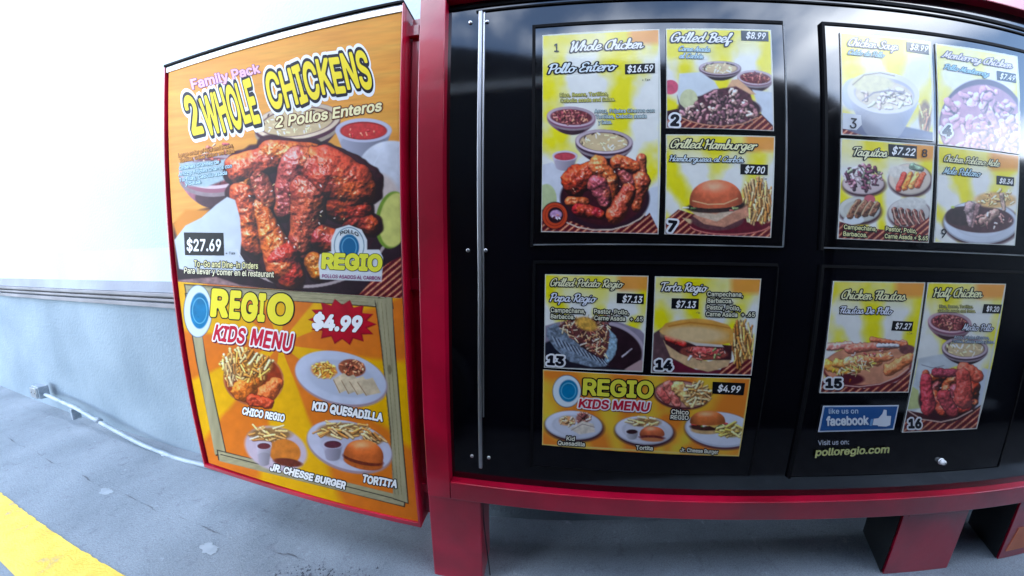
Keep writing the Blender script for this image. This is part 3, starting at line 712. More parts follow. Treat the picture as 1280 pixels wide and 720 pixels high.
    def piece(s, a, b, r0, r1, col, tex=.5, hl=.5, edge=.6, soft=.8, ts=4):
        s.relief([(a, b, r0, r1, col, 0)], (max(1.5, ts*.7), tex*.8), hl*.35, 0, min(.75, edge*.85), soft)
    def scatter(s, inside, n, pal, l=(2, 5), r=(1, 2), tex=.3, ang=None, hl=.5, edge=.7, box_=None):
        x0, y0, x1, y1 = box_; R_ = s.r; P = []
        for _ in range(n):
            x, y = R_.uniform(x0, x1), R_.uniform(y0, y1)
            if not inside(x, y): continue
            a = R_.uniform(0, math.pi) if ang is None else math.radians(R_.uniform(*ang)); L = R_.uniform(*l); q = R_.uniform(*r); c = np.array(pal[R_.randint(len(pal))])*R_.uniform(.8, 1.2)
            P.append(((x-math.cos(a)*L/2, y-math.sin(a)*L/2), (x+math.cos(a)*L/2, y+math.sin(a)*L/2), q, q*R_.uniform(.6, 1), c, R_.uniform(0, 1.5*q)))
        s.relief(P, (1.6, tex*.8), hl*.28, 0, min(.7, edge*.85), .8)
    def heap(s, cx, cy, rx, ry, n, pal, rot=0, **k):
        a = math.radians(rot)
        f = lambda x, y: math.hypot(((x-cx)*math.cos(a)+(y-cy)*math.sin(a))/rx, (-(x-cx)*math.sin(a)+(y-cy)*math.cos(a))/ry) < 1
        R_ = max(rx, ry); s.scatter(f, n, pal, box_=(cx-R_, cy-R_, cx+R_, cy+R_), **k)
    # --- dishes
    def bowl(s, cx, cy, rx, ry, dep, kind, rot=0, rim=(214, 196, 204), body=(52, 32, 46)):
        k = dep/ry
        for i in range(12):
            t = i/11; f = 1-.55*t*t; s.ell(cx, cy+dep*t, rx*f, ry*f, np.array(body)*(.6 if i > 9 else 1+.7*(1-t)), rot, 1.0, (5, .3), grad=(0, .35))
        s.ell(cx, cy+dep*.28, rx*.99, ry*1.0, np.array(rim)*.74, rot, 1, (6, .2)); s.ell(cx, cy+dep*.14, rx*.99, ry*1.0, np.array(body)*1.3, rot, 1)
        s.ell(cx, cy, rx, ry, rim, rot, 1, (9, .12), grad=(-.2, .1)); s.ell(cx, cy+.4, rx*.87, ry*.80, np.array(body)*1.2, rot, 1)
        if kind == 'beans':
            s.ell(cx, cy+.6, rx*.84, ry*.76, (120, 56, 62), rot, 1, (3, .6)); s.heap(cx, cy+.6, rx*.76, ry*.66, int(rx*9), [(148, 84, 82), (120, 58, 64), (166, 104, 98), (104, 48, 56), (170, 116, 96)], rot, l=(1.5, 3.5), r=(.9, 1.6), hl=.3, edge=.6)
        elif kind == 'cream':
            s.ell(cx, cy+.6, rx*.84, ry*.77, (224, 200, 160), rot, 1, (7, .14)); s.heap(cx, cy+.6, rx*.8, ry*.72, int(rx*3), [(222, 198, 158), (212, 188, 146), (226, 204, 166)], rot, l=(2, 5), r=(.7, 1.3), hl=.05, edge=.1, tex=.1)
            for a_ in (-150, -120, -62, -45, -35, 170): s.ell(cx+rx*.78*math.cos(math.radians(a_)), cy+ry*.72*math.sin(math.radians(a_)), 2.2, .8, (66, 44, 40), a_+90 if abs(a_) > 90 else 14)
    def cup(s, cx, cy, rx, ry, dep, col=(205, 84, 96), rim=(226, 214, 232)):
        for i in range(8):
            t = i/7; s.ell(cx, cy+dep*t, rx*(1-.3*t), ry*(1-.3*t), np.array(rim)*(.92-.2*t) if t < .55 else np.array(rim)*.75, 0, 1, grad=(0, .3))
        s.ell(cx, cy, rx, ry, rim, 0, .9); s.ell(cx, cy+.5, rx*.84, ry*.76, np.array(col)*.75, 0, .9); s.ell(cx, cy+1, rx*.80, ry*.66, col, 0, .9, (3, .3))
    def plate(s, cx, cy, rx, ry, col=(222, 222, 234), rot=0, sh=True):
        if sh: s.ell(cx+1, cy+2.2, rx+1.2, ry+1.2, (70, 40, 50), rot, 3)
        s.ell(cx, cy, rx, ry, np.array(col)*.78, rot, .9); s.ell(cx, cy-.6, rx*.97, ry*.95, col, rot, 1, (12, .08), grad=(.1, .1))
        s.ell(cx, cy, rx*.74, ry*.70, np.array(col)*.90, rot, 1.6); s.ell(cx, cy+.4, rx*.70, ry*.66, np.array(col)*.98, rot, 2, (8, .08))
    def fries(s, cx, cy, rx, ry, n, ang=(50, 130), L=(9, 16), pal=None, wdt=(1.2, 2.0)):
        pal = [tuple(np.array(q_)*np.array([.9, .82, .74])) for q_ in (pal or [(226, 188, 138), (236, 206, 160), (206, 156, 104), (242, 220, 184)])]
        s.ell(cx, cy+1, rx*.95, ry*.95, np.array((pal or [(206, 156, 104)])[0])*.78, 0, 2.5, (3.5, .5)); n = int(n*1.5); L = (L[0]*.75, L[1]*.85)
        s.heap(cx, cy, rx, ry, n, pal or [(226, 188, 138), (236, 206, 160), (206, 156, 104), (242, 220, 184)], l=L, r=wdt, ang=ang, hl=.35, edge=.55, tex=.2)
    def bun(s, cx, cy, rx, h, col=(206, 122, 72), rot=0):
        a = math.radians(rot); P = []
        for k in range(25):
            t = math.pi*k/24; x, y = -rx*math.cos(t), -h*math.sin(t)**.8
            P.append((cx+x*math.cos(a)-y*math.sin(a), cy+x*math.sin(a)+y*math.cos(a)))
        for k in range(9):
            t = math.pi*k/8; x, y = rx*math.cos(t), h*.22*math.sin(t); P.append((cx+x*math.cos(a)-y*math.sin(a), cy+x*math.sin(a)+y*math.cos(a)))
        W_, m = s.poly(P, col, 1); X, Y = s.X[W_]-cx, s.Y[W_]-cy; v = np.clip(-Y/h, 0, 1); n = s.noise(5, 3, 1, s.X[W_], s.Y[W_])
        c = np.array(col)[None, None]*(1.0+.28*v[..., None]-.35*np.abs(X/rx)[..., None]**3 + (n[..., None]-.5)*.28) + (np.exp(-((X/rx+.1)**2*5+(v-.72)**2*22))*62)[..., None]
        s.put(W_, m, np.clip(c, 0, 255))
    def burger(s, cx, cy, w_, h_, rot=0, pale=False):
        s.ell(cx, cy+h_*.36, w_*.48, h_*.20, (206, 168, 120), rot, 1, (5, .3)); s.ell(cx, cy+h_*.24, w_*.5, h_*.17, (70, 38, 34), rot, 1, (2.5, .8))
        s.heap(cx, cy+h_*.14, w_*.52, h_*.11, int(w_*2.2), [(96, 120, 60), (190, 60, 60), (226, 220, 190), (60, 70, 40), (216, 176, 110)], l=(3, 7), r=(1, 1.8), hl=.4, ang=(-20, 20))
        s.poly([(cx-w_*.2, cy+h_*.06), (cx+w_*.48, cy+h_*.02), (cx+w_*.2, cy+h_*.30)], (228, 190, 110), 1)
        s.bun(cx, cy+h_*.08, w_*.5, h_*.50, (226, 176, 112) if pale else (206, 116, 72), rot)
    def cloth(s, pts):
        W_, m = s.poly(pts, (60, 20, 28), .8); X, Y = s.X[W_], s.Y[W_]; k = np.sin((X*.75+Y*.9)*.85)
        c = np.where((k > .25)[..., None], np.array([196, 92, 66.]), np.array([96, 28, 40.])); c = np.where((k > .86)[..., None], np.array([222, 178, 150.]), c)
        n = s.noise(5, 3, 1, X, Y); s.put(W_, m, c*(.75+.5*n[..., None]))
    def menu_bg(s, corner=True, k=0):   # soft rays
        q = s.q; cx, cy = q[:, 0].mean(), q[:, 1].max()+20; X, Y = s.X, s.Y
        a = np.arctan2(X-cx, cy-Y); rays_ = np.sin(a*13+k)*.5+.5; n = s.noise(26, 3); f = np.clip(rays_*1.3-.35+(n-.5)*2.0, 0, 1)*.85
        base = np.array([246, 246, 240.]); yel = np.array([248, 234, 46.]); s.c[:] = base*(1-f[..., None])+yel*f[..., None]
        top = np.clip((q[:, 1].min()+38-Y)/26, 0, 1)*np.clip(.25+n, 0, 1); s.c[:] = s.c*(1-top[..., None]*.85)+np.array([240, 226, 70.])*top[..., None]*.85
        if corner:
            x1 = q[1, 0]; o = np.clip((X-(x1-42))/9, 0, 1)*np.clip((q[1, 1]+22-Y)/7, 0, 1); s.c[:] = s.c*(1-o[..., None]*.9)+np.array([240, 160, 84.])*o[..., None]*.9
        n2 = s.noise(11, 3); s.c[:] *= (.97+.06*n2)[..., None]
    def border(s, col=(226, 228, 220), w_=1.3):
        q = s.q
        for i in range(4): s.curve([q[i], q[(i+1) % 4]], w_*1.6, col, .8)
    def done(s, parent, y, lift=.0, edge=True):
        q = s.q; tl, tr, br, bl = q; dn = s.dens
        nu = int(max(np.hypot(*(tr-tl)), np.hypot(*(br-bl)))*dn); nv = int(max(np.hypot(*(bl-tl)), np.hypot(*(br-tr)))*dn)
        C4 = hit(q[:, 0], q[:, 1], y)     # corners of the sheet on the board
        u, v = np.meshgrid(np.linspace(0, 1, nu+1), np.linspace(0, 1, nv+1)); u = u[..., None]; v = v[..., None]
        # spacing even on the sheet
        P = (C4[0]*(1-u)+C4[1]*u)*(1-v)+(C4[3]*(1-u)+C4[2]*u)*v
        px, py = project(P)
        ix = np.clip(((px-s.x0)*s.R-.5), 0, s.w-1.001); iy = np.clip(((py-s.y0)*s.R-.5), 0, s.h-1.001); i0 = ix.astype(int); j0 = iy.astype(int); fx = (ix-i0)[..., None]; fy = (iy-j0)[..., None]
        c = s.c; col = (c[j0, i0]*(1-fx)+c[j0, i0+1]*fx)*(1-fy)+(c[j0+1, i0]*(1-fx)+c[j0+1, i0+1]*fx)*fy
        col = np.clip(col/255., 0, 1); col = np.where(col <= .04045, col/12.92, ((col+.055)/1.055)**2.4); gm = col.mean(-1, keepdims=True); col = np.clip(gm+(col-gm)*1.12, 0, 1)*(.84 if GLOSS[0] == 1 else .72)
        ids = s.id[j0, i0]
        Wp = to_world(P); Wp[..., 1] -= .0002+lift
        fid = ids[:-1, :-1].ravel()
        base = (np.arange(nv)[:, None]*(nu+1)+np.arange(nu)[None]).ravel(); quads = np.stack([base, base+nu+1, base+nu+2, base+1], 1)
        V = Wp.reshape(-1, 3); CC = col.reshape(-1, 3)
        for k, nm in enumerate(s.names):
            Q = quads[fid == k]
            if len(Q) == 0: continue
            used, inv = np.unique(Q.ravel(), return_inverse=True); Q = inv.reshape(-1, 4)
            me = bpy.data.meshes.new(nm); me.vertices.add(len(used)); me.vertices.foreach_set('co', V[used].ravel())
            me.loops.add(Q.size); me.loops.foreach_set('vertex_index', Q.ravel().astype(np.int32)); me.polygons.add(len(Q))
            me.polygons.foreach_set('loop_start', np.arange(0, Q.size, 4, dtype=np.int32))
            me.update(calc_edges=True)
            at = me.attributes.new('ink', 'FLOAT_COLOR', 'POINT'); at.data.foreach_set('color', np.concatenate([CC[used], np.ones((len(used), 1))], 1).ravel())
            me.materials.append(sheet_mat()); place(me, nm, parent)
        # a thin backing board gives the sheet its edge
        g = 0.0
        A = to_world(C4); vs = [tuple(p+np.array([0, -.0001, 0])) for p in A] + [tuple(p+np.array([0, .0022, 0])) for p in A]
        mesh('backing', vs, [(0, 1, 5, 4), (1, 2, 6, 5), (2, 3, 7, 6), (3, 0, 4, 7), (7, 6, 5, 4)], ink((225, 225, 222)), parent)
def project(P):
    d = P-EYE; a = d@CR; b = d@CU; c = d@CF; th = np.arctan2(np.hypot(a, b), c); ph = np.arctan2(b, a)
    rm = th/KP[0]
    for _ in range(30):
        f = KP[0]*rm+KP[1]*rm**2+KP[2]*rm**3+KP[3]*rm**4-th; g = KP[0]+2*KP[1]*rm+3*KP[2]*rm**2+4*KP[3]*rm**3; rm = rm-f/g
    r = rm*1280/36; return 640+r*np.cos(ph), 360-r*np.sin(ph)
def thing_at(quad, y, name, label, cat, group=None):
    q = np.array(quad, float); P = hit(q[:, 0], q[:, 1], y).mean(0)
    z = hit(q[:, 0], q[:, 1], y)[:, 2].min()
    return empty(name, W(P[0], y, z), label, cat, group)
GR = 'menu panels on the black board'

RC = [(186, 84, 74), (166, 66, 64), (204, 104, 86), (150, 74, 96), (128, 46, 54)]   # roast chicken tones
def chicken(a, cx, cy, s_, flip=1, seed=0, n=60):
    """a heap of grilled pieces, s_ = half width"""
    P = lambda x, y: (cx+flip*x*s_, cy+y*s_)
    a.ell(cx, cy+.12*s_, s_*.98, s_*.74, (66, 22, 32), 0, 2, (5, .6))
    L = [(P(-.70, -.18), P(-.30, -.42), .34, .26, (186, 76, 66), 0), (P(-.15, -.52), P(.10, -.22), .26, .22, (206, 112, 96), .1), (P(.28, -.62), P(.72, -.52), .17, .15, (214, 108, 86), .1),
         (P(.86, -.70), P(.90, -.30), .13, .10, (182, 100, 88), .1), (P(.44, -.34), P(.62, -.10), .14, .15, (154, 84, 100), .1), (P(.86, -.22), P(.74, .42), .21, .11, (196, 100, 86), .1),
         (P(-.16, -.10), P(.02, .34), .25, .15, (166, 90, 118), .2), (P(.12, -.18), P(.20, .36), .20, .10, (206, 108, 88), .15), (P(.58, .02), P(.26, .58), .15, .24, (200, 94, 90), .2),
         (P(-.82, .30), P(-.46, .30), .12, .10, (196, 104, 84), .05), (P(-.62, .48), P(-.12, .60), .17, .15, (154, 48, 66), .05)]
    a.relief([(p, q, r0*s_*1.06, r1*s_*1.06, tuple(np.array(c)*np.array([.98, .90, .74])), z*s_) for p, q, r0, r1, c, z in L], (2.2, .40), .4, .6, .78)
    a.heap(cx, cy, s_*.8, s_*.55, int(n*.3), [(224, 150, 124), (120, 44, 46), (236, 190, 170)], l=(.8, 2), r=(.4, .8), hl=.3)
def small_text(top, rows, h, y=BY, fill=(232, 236, 170), out=(24, 24, 30), nm='caption', ow=.10, **k):
    for (s, a, b) in rows: lettering(top, nm, s, a, b, h, fill=fill, out=out, ow=ow, bold=.02, y=y, **k)
def number(top, s, a, b, h, y=BY, halo=True):
    lettering(top, 'item_number', s, a, b, h, fill=(16, 16, 30), out=(246, 246, 250) if halo else None, ow=.15, bold=.05 if halo else .012, y=y)
def script_title(top, s, a, b, h, fill=(250, 250, 246), out=(24, 24, 30), nm='title', **k):
    lettering(top, nm, s, a, b, h, fill=fill, out=out, ow=.115, bold=.0, shear=.26, y=BY, script=True, **k)
SUB = (150, 205, 214)

# ---- 1 whole chicken
Q = [(678, 44), (824, 36.4), (823, 292.8), (676.3, 290)]
t = thing_at(Q, BY, 'menu_poster', 'tall yellow menu sheet numbered 1 with whole grilled chicken, priced $16.59', 'menu poster', GR)
a = Art(Q, 1.15, 11); a.menu_bg()
a.dish(); a.poly([(674, 207), (690, 203), (706, 214), (714, 240), (704, 268), (674, 272)], (226, 228, 238), 1.4, (10, .12)); a.ell(683, 250, 13, 20, (196, 206, 160), 0, 1.2, (6, .15))
a.dish(); a.bowl(714, 146, 30, 12.5, 17, 'beans', 3, (206, 186, 196), (104, 66, 84))
a.dish(); a.bowl(755, 177, 35.5, 15, 21, 'cream', 2)
a.dish(); a.cup(706, 195, 15.5, 6.5, 14)
a.dish(); a.poly([(660, 296), (672, 262), (700, 262), (740, 285), (805, 268), (812, 262), (826, 286), (826, 298)], (58, 24, 36), 1)
a.poly([(800, 262), (812, 235), (826, 232), (826, 292)], (224, 230, 240), 1.4, (9, .12)); a.cloth([(672, 276), (700, 272), (745, 287), (800, 277), (812, 266), (824, 290), (826, 298), (670, 298)])
a.ell(756, 248, 56, 39, (46, 22, 36), 0, 2, (6, .3))
chicken(a, 756, 236, 53, 1, n=150)
a.curve([(708, 278), (722, 284), (742, 287.5), (765, 287), (785, 281.5), (800, 273.5), (807, 267)], 1.7, (226, 206, 190)); 
a.dish('round_emblem'); a.ell(693.5, 269.5, 16.6, 17.2, (46, 20, 24)); a.ell(693.5, 269.5, 15.6, 16.2, (206, 82, 58)); a.ring(693.5, 269.5, 12, 12.6, .5, (120, 30, 26)); a.ell(694.5, 269, 9.6, 10, (40, 18, 26)); a.ell(695, 268, 7.6, 5.6, (190, 150, 186), 0, 1, (3, .5)); a.heap(695, 272, 6.5, 4, 14, [(230, 120, 90), (60, 20, 30), (226, 200, 210)], l=(1, 3), r=(.6, 1.2))
a.ground(); a.border(); a.done(t, BY)
number(t, '1', (691.5, 65), (698.5, 65), 10, halo=False)
script_title(t, 'Whole Chicken', (712, 64.5), (801, 60.5), 11.5); script_title(t, 'Pollo Entero', (683.5, 92.5), (766, 88.5), 11.5, nm='subtitle', fill=(232, 244, 250))
price(t, [(781, 80.5), (818.6, 79.2), (818.8, 91.5), (781.3, 93.2)], '$16.59', (783.5, 91), (815.5, 89.5), 8)
lettering(t, 'caption', '+ Tax', (802, 101.5), (812.5, 101), 2.6, fill=(80, 80, 70), y=BY)
small_text(t, [('Rice, Beans, Tortillas,', (699.5, 121.5), (760, 119.5)), ('Cebolla asada and Salsa.', (700.5, 128.5), (768.5, 126.5))], 4.6, fill=(226, 220, 120), ow=.06, nm='ingredients')
small_text(t, [('Arroz, Frijoles Charros con', (743, 141.5), (818, 140.5)), ('Tortillas, Cebolla asada', (744.5, 148.5), (808, 147.5)), ('y Salsa.', (748, 155.5), (764.5, 155))], 4.6, fill=(206, 226, 226), ow=.06, nm='ingredients')

# ---- 2 grilled beef
Q = [(832.4, 35.8), (963.7, 37.4), (967.3, 163.8), (833, 160)]
t = thing_at(Q, BY, 'menu_poster', 'yellow menu sheet numbered 2 with a heap of chopped grilled beef', 'menu poster', GR)
a = Art(Q, 1.15, 12); a.menu_bg(False, 1)
a.dish(); a.bowl(900, 85, 25.5, 8.5, 12, 'cream')
a.dish(); a.bowl(944, 97, 22, 9, 14, 'beans', 4, (220, 206, 214), (110, 84, 96))
a.dish(); a.ell(838, 109, 10, 9, (214, 100, 124), 0, 1, (4, .3))
a.poly([(849, 92), (876, 90), (893, 102), (903, 118), (880, 134), (846, 130)], (222, 230, 236), 1.5, (9, .1))
a.dish('table_cloth'); a.poly([(832, 139), (846, 136), (900, 156), (950, 142), (968, 146), (968, 166), (832, 163)], (56, 22, 32), 1); a.cloth([(833, 150), (850, 142), (874, 152), (906, 156), (935, 152), (952, 144), (967, 160), (968, 166), (833, 163)])
a.dish(); a.poly([(940, 112), (968, 116), (969, 160), (952, 143)], (222, 230, 240), 1.4, (8, .1)); a.ell(899, 137, 52, 19, (48, 24, 38), 0, 1.5)
a.poly([(915, 100), (923, 99), (945, 118), (900, 122)], (232, 186, 150), 1.4, (6, .2))
a.ell(861, 126, 11.5, 14.5, (216, 218, 176), 0, 1, (4, .15)); a.poly([(846, 118), (850, 130), (860, 139), (869, 136), (866, 142), (850, 138)], (84, 66, 76), 1)
a.poly([(852, 150), (866, 132), (876, 120), (892, 112), (920, 108), (938, 118), (944, 138), (934, 152), (898, 157)], (84, 44, 56), 1.6, (3, .8))
ins = lambda x, y: 850 < x < 946 and y < 157-((x-898)/52)**2*10 and y > 110+abs(x-908)*.62-(4 if x < 900 else 0)
a.scatter(ins, 330, [(146, 106, 108), (116, 80, 86), (176, 138, 132), (92, 62, 70), (190, 156, 146), (126, 92, 98)], l=(2, 6), r=(1.7, 3.2), box_=(848, 104, 948, 160), hl=.5, edge=.75)
a.curve([(849, 146), (862, 151.5), (880, 156), (905, 158), (928, 155), (947, 147)], 1.5, (206, 150, 124))
a.ground(); a.border(); a.done(t, BY)
number(t, '2', (837, 156.5), (847.5, 157), 12.5)
script_title(t, 'Grilled Beef', (837, 52.5), (911, 53.5), 11.5); small_text(t, [('Carne Asada', (847.5, 64), (886, 65)), ('al Carbón', (848.5, 73), (877.5, 73.5))], 6.2, fill=(190, 220, 228), out=(90, 110, 120), shear=.25, nm='subtitle', script=True)
price(t, [(926, 38.4), (960.2, 39.6), (960.6, 52), (926.4, 50.8)], '$8.99', (931.5, 48.2), (955.5, 49.3), 7.6, bg=(20, 40, 48))

# ---- 7 grilled hamburger
Q = [(832.7, 168), (968.8, 170.5), (963.6, 297.3), (831, 292.8)]
t = thing_at(Q, BY, 'menu_poster', 'yellow menu sheet numbered 7 with a grilled hamburger and fries', 'menu poster', GR)
a = Art(Q, 1.15, 13); a.menu_bg(True, 2.2)
a.dish(); a.cloth([(831, 276), (848, 262), (880, 272), (925, 288), (966, 272), (968, 300), (829, 300)]); a.poly([(852, 272), (876, 276), (900, 292), (870, 286)], (216, 190, 150), 1)
a.ell(912, 282, 50, 12, (104, 30, 44), 0, 1.2, (5, .3)); a.ring(912, 281, 50, 12, 1.3, (226, 140, 130), a0=10, a1=170)
a.dish(); a.fries(946, 252, 18, 22, 120, (75, 105), (16, 30)); a.fries(950, 264, 14, 12, 30, (70, 120), (10, 16))
a.dish(); a.ell(897, 274, 33, 14, (98, 62, 66), 0, 1.5, (4, .6)); a.poly([(866, 270), (880, 262), (920, 262), (934, 256), (936, 270), (905, 284), (880, 280)], (212, 152, 126), 1.2, (4, .4))
a.poly([(862, 264), (895, 268), (926, 254), (922, 262), (896, 277), (872, 270)], (224, 200, 176), 1, (3, .3)); a.ell(895, 258, 37, 8, (56, 42, 40), -3, 1.2, (3, .9))
a.heap(892, 258, 38, 6.5, 110, [(70, 84, 54), (226, 220, 206), (50, 34, 36), (120, 130, 90), (180, 90, 84), (216, 210, 200)], l=(3, 7), r=(1, 1.9), ang=(-25, 15))
a.bun(895, 254, 33, 29, (214, 112, 82), -2); a.curve([(866, 251), (885, 255.5), (905, 255), (922, 248)], 1.4, (236, 196, 150))
a.ground(); a.border(); a.done(t, BY)
number(t, '7', (833.5, 288.5), (844, 289.5), 12.5)
script_title(t, 'Grilled Hamburger', (836.5, 185), (943, 187.5), 11, fill=(246, 244, 190)); script_title(t, 'Hamburguesa al Carbón', (836, 201.5), (927.5, 203.3), 7.2, nm='subtitle', fill=(216, 232, 240))
price(t, [(925.4, 205), (959.8, 206), (959.4, 219), (925.2, 218)], '$7.90', (930, 216), (954.5, 216.8), 8)
lettering(t, 'caption', '+ Tax', (951, 224.5), (958, 224.8), 2.4, fill=(80, 80, 70), y=BY)

# ---- 3 chicken soup
Q = [(1050.2, 40.2), (1163.7, 52), (1167.2, 176.5), (1052.2, 168.3)]
t = thing_at(Q, BY, 'menu_poster', 'pale menu sheet numbered 3 with a white bowl of chicken soup', 'menu poster', GR)
a = Art(Q, 1.2, 14); a.menu_bg(False, .4)
a.dish('glass_picture'); a.ell(1066, 118, 14, 20, (206, 216, 226), 0, 2); a.dish('fries_picture'); a.fries(1156, 146, 8, 22, 30, (60, 110), (12, 26), [(236, 206, 150), (226, 180, 150), (240, 226, 170)])
a.ground(); a.cloth([(1050, 152), (1070, 150), (1086, 168), (1050, 170)])
a.poly([(1052, 150), (1090, 150), (1130, 158), (1168, 166), (1168, 182), (1100, 178), (1052, 160)], (120, 126, 150), 2, (10, .2))
a.dish('soup_bowl')
for i in range(8): a.ell(1104, 122+i*5, 44-i*2.6, 28-i*1.2, np.array((206, 212, 230))*(1-.035*i), 6, 1)
a.ell(1104, 116, 45, 26, (232, 232, 236), 6, 1); a.ell(1105, 117, 38, 20, (190, 190, 204), 6, 1); a.ell(1105, 119, 36, 18, (224, 214, 190), 6, 1, (6, .25))
a.heap(1104, 121, 34, 15, 90, [(232, 220, 214), (210, 190, 184), (190, 196, 170), (226, 200, 180), (240, 236, 236)], 6, l=(4, 9), r=(1.8, 3.6)); a.ell(1090, 104, 26, 11, (226, 222, 180), 0, 3, (5, .2)); a.curve([(1066, 106), (1080, 94), (1100, 91), (1118, 95)], 1.4, (140, 130, 110)); a.curve([(1078, 126), (1092, 116), (1112, 113), (1130, 116)], 2.0, (150, 146, 160))
a.ground(); a.border(); a.done(t, BY)
a_ = label_quad(t, 'number_tag', [(1053, 141), (1076, 144), (1077, 156), (1070, 163), (1053, 161)], (222, 226, 232)); number(a_, '3', (1060.5, 160), (1069.5, 161), 12.5, halo=False)
script_title(t, 'Chicken Soup', (1058.5, 57), (1119.5, 63), 9.5, fill=(240, 236, 226), out=(90, 90, 96)); script_title(t, 'Caldo de Pollo', (1059, 68), (1103, 72.2), 6, nm='subtitle', fill=SUB, out=(90, 110, 120))
price(t, [(1132.5, 52.5), (1160.5, 56), (1161, 68.6), (1133, 64.6)], '$8.99', (1136, 62), (1158, 65), 7, bg=(24, 44, 50))

# ---- 4 monterrey chicken
Q = [(1169.4, 54.3), (1271.8, 70.5), (1275, 193), (1172.6, 180.6)]
t = thing_at(Q, BY, 'menu_poster', 'pale menu sheet numbered 4 filled by a big round pink dish, far upper right', 'menu poster', GR)
a = Art(Q, 1.2, 15); a.menu_bg(False, 1.4)
a.dish(); a.ell(1228, 156, 54, 57, (92, 76, 92), 0, 1.4); a.ell(1227, 158, 52, 52, (198, 150, 168), 0, 2, (12, .35))
a.heap(1227, 158, 50, 46, 120, [(206, 160, 176), (196, 148, 166), (212, 170, 182), (186, 136, 154), (204, 152, 168)], l=(5, 14), r=(3, 6), hl=.2, edge=.3)
a.heap(1232, 150, 36, 34, 40, [(216, 180, 190), (166, 116, 130), (186, 136, 144), (220, 190, 196)], l=(2, 6), r=(1, 2.4), hl=.2, edge=.4)
a.ground(); a.border(); a.done(t, BY)
number(t, '4', (1177, 168.5), (1187, 170), 12, halo=True)
script_title(t, 'Monterrey Chicken', (1177, 71.5), (1262, 85.5), 8.2, fill=(238, 226, 226), out=(96, 86, 90)); script_title(t, 'Pollo Monterrey', (1178.5, 86), (1233.5, 95.5), 6.2, nm='subtitle', fill=SUB, out=(90, 110, 120))
price(t, [(1245.5, 88.5), (1269.5, 92.5), (1270, 104), (1246, 100)], '$7.49', (1248.5, 98.2), (1267, 101.4), 6.4, bg=(24, 44, 50))

# ---- 8 taquitos
Q = [(1051.6, 172.8), (1168, 181.6), (1160.8, 303.6), (1047.2, 298.7)]
t = thing_at(Q, BY, 'menu_poster', 'yellow menu sheet numbered 8 with four small plates of taquitos', 'menu poster', GR)
a = Art(Q, 1.25, 16); a.menu_bg(True, 3)
a.dish(); a.plate(1079, 230, 26, 13, (226, 206, 206)); a.heap(1079, 222, 22, 15, 120, [(120, 74, 90), (90, 50, 66), (160, 120, 128), (70, 40, 56), (190, 170, 176), (112, 120, 100)], l=(3, 7), r=(1.4, 2.6))
a.dish(); a.plate(1137, 224, 26.5, 19.5, (232, 216, 200)); a.ell(1126, 215, 16, 8, (236, 230, 220), 0, 1.5, (3, .2)); a.piece((1140, 208), (1152, 212), 4, 3, (120, 140, 120)); 
for k in range(4): a.piece((1123+k*8, 236-k*1.5), (1130+k*8, 218), 4.2, 3.4, [(206, 72, 62), (230, 130, 70), (232, 160, 100), (214, 90, 64)][k], .6)
a.dish(); a.plate(1074, 262, 26, 16, (214, 214, 206)); a.ell(1067, 275, 13, 5.5, (230, 236, 240)); a.ell(1087, 249, 7, 5.5, (206, 110, 118))
for k in range(4): a.piece((1063+k*9, 268-k*1.2+2), (1073+k*8, 252+k*1.4), 4.2, 3.6, (112, 76, 60), .8); a.curve([(1059+k*9, 268), (1064+k*9, 258), (1071+k*8.5, 251)], 1.4, (216, 196, 160))
a.dish(); a.plate(1136, 266, 26, 18, (216, 210, 206)); a.ell(1140, 254, 18, 8, (224, 222, 216), 0, 1.5, (3, .2))
for k in range(5): a.piece((1122+k*8, 279), (1118+k*8.4, 262+k), 4, 3.4, (110, 66, 60), .8); a.curve([(1126+k*8, 281), (1119+k*8.5, 272), (1116+k*8.4, 259+k)], 1.3, (226, 200, 180))
a.dish('table_cloth'); a.cloth([(1046, 276), (1066, 282), (1108, 288), (1150, 280), (1163, 270), (1163, 306), (1045, 302)])
a.ground(); a.border(); a.done(t, BY)
script_title(t, 'Taquitos', (1064, 194.5), (1106, 196.5), 10.5, fill=(246, 244, 200)); price(t, [(1110.2, 180), (1146, 182.8), (1145.6, 198.5), (1110.4, 195.5)], '$7.22', (1113.5, 192.6), (1142, 195), 9)
number(t, '8', (1150.5, 196), (1158, 196.6), 9.5, halo=False)
small_text(t, [('Campechana,', (1054, 286), (1095, 289)), ('Barbacoa.', (1053, 294.5), (1083, 296.5)), ('Pastor, Pollo,', (1106, 288.5), (1145, 291.5)), ('Carne Asada + $.65', (1105, 297.5), (1159, 300.5))], 5.2, fill=(240, 236, 170), ow=.145)

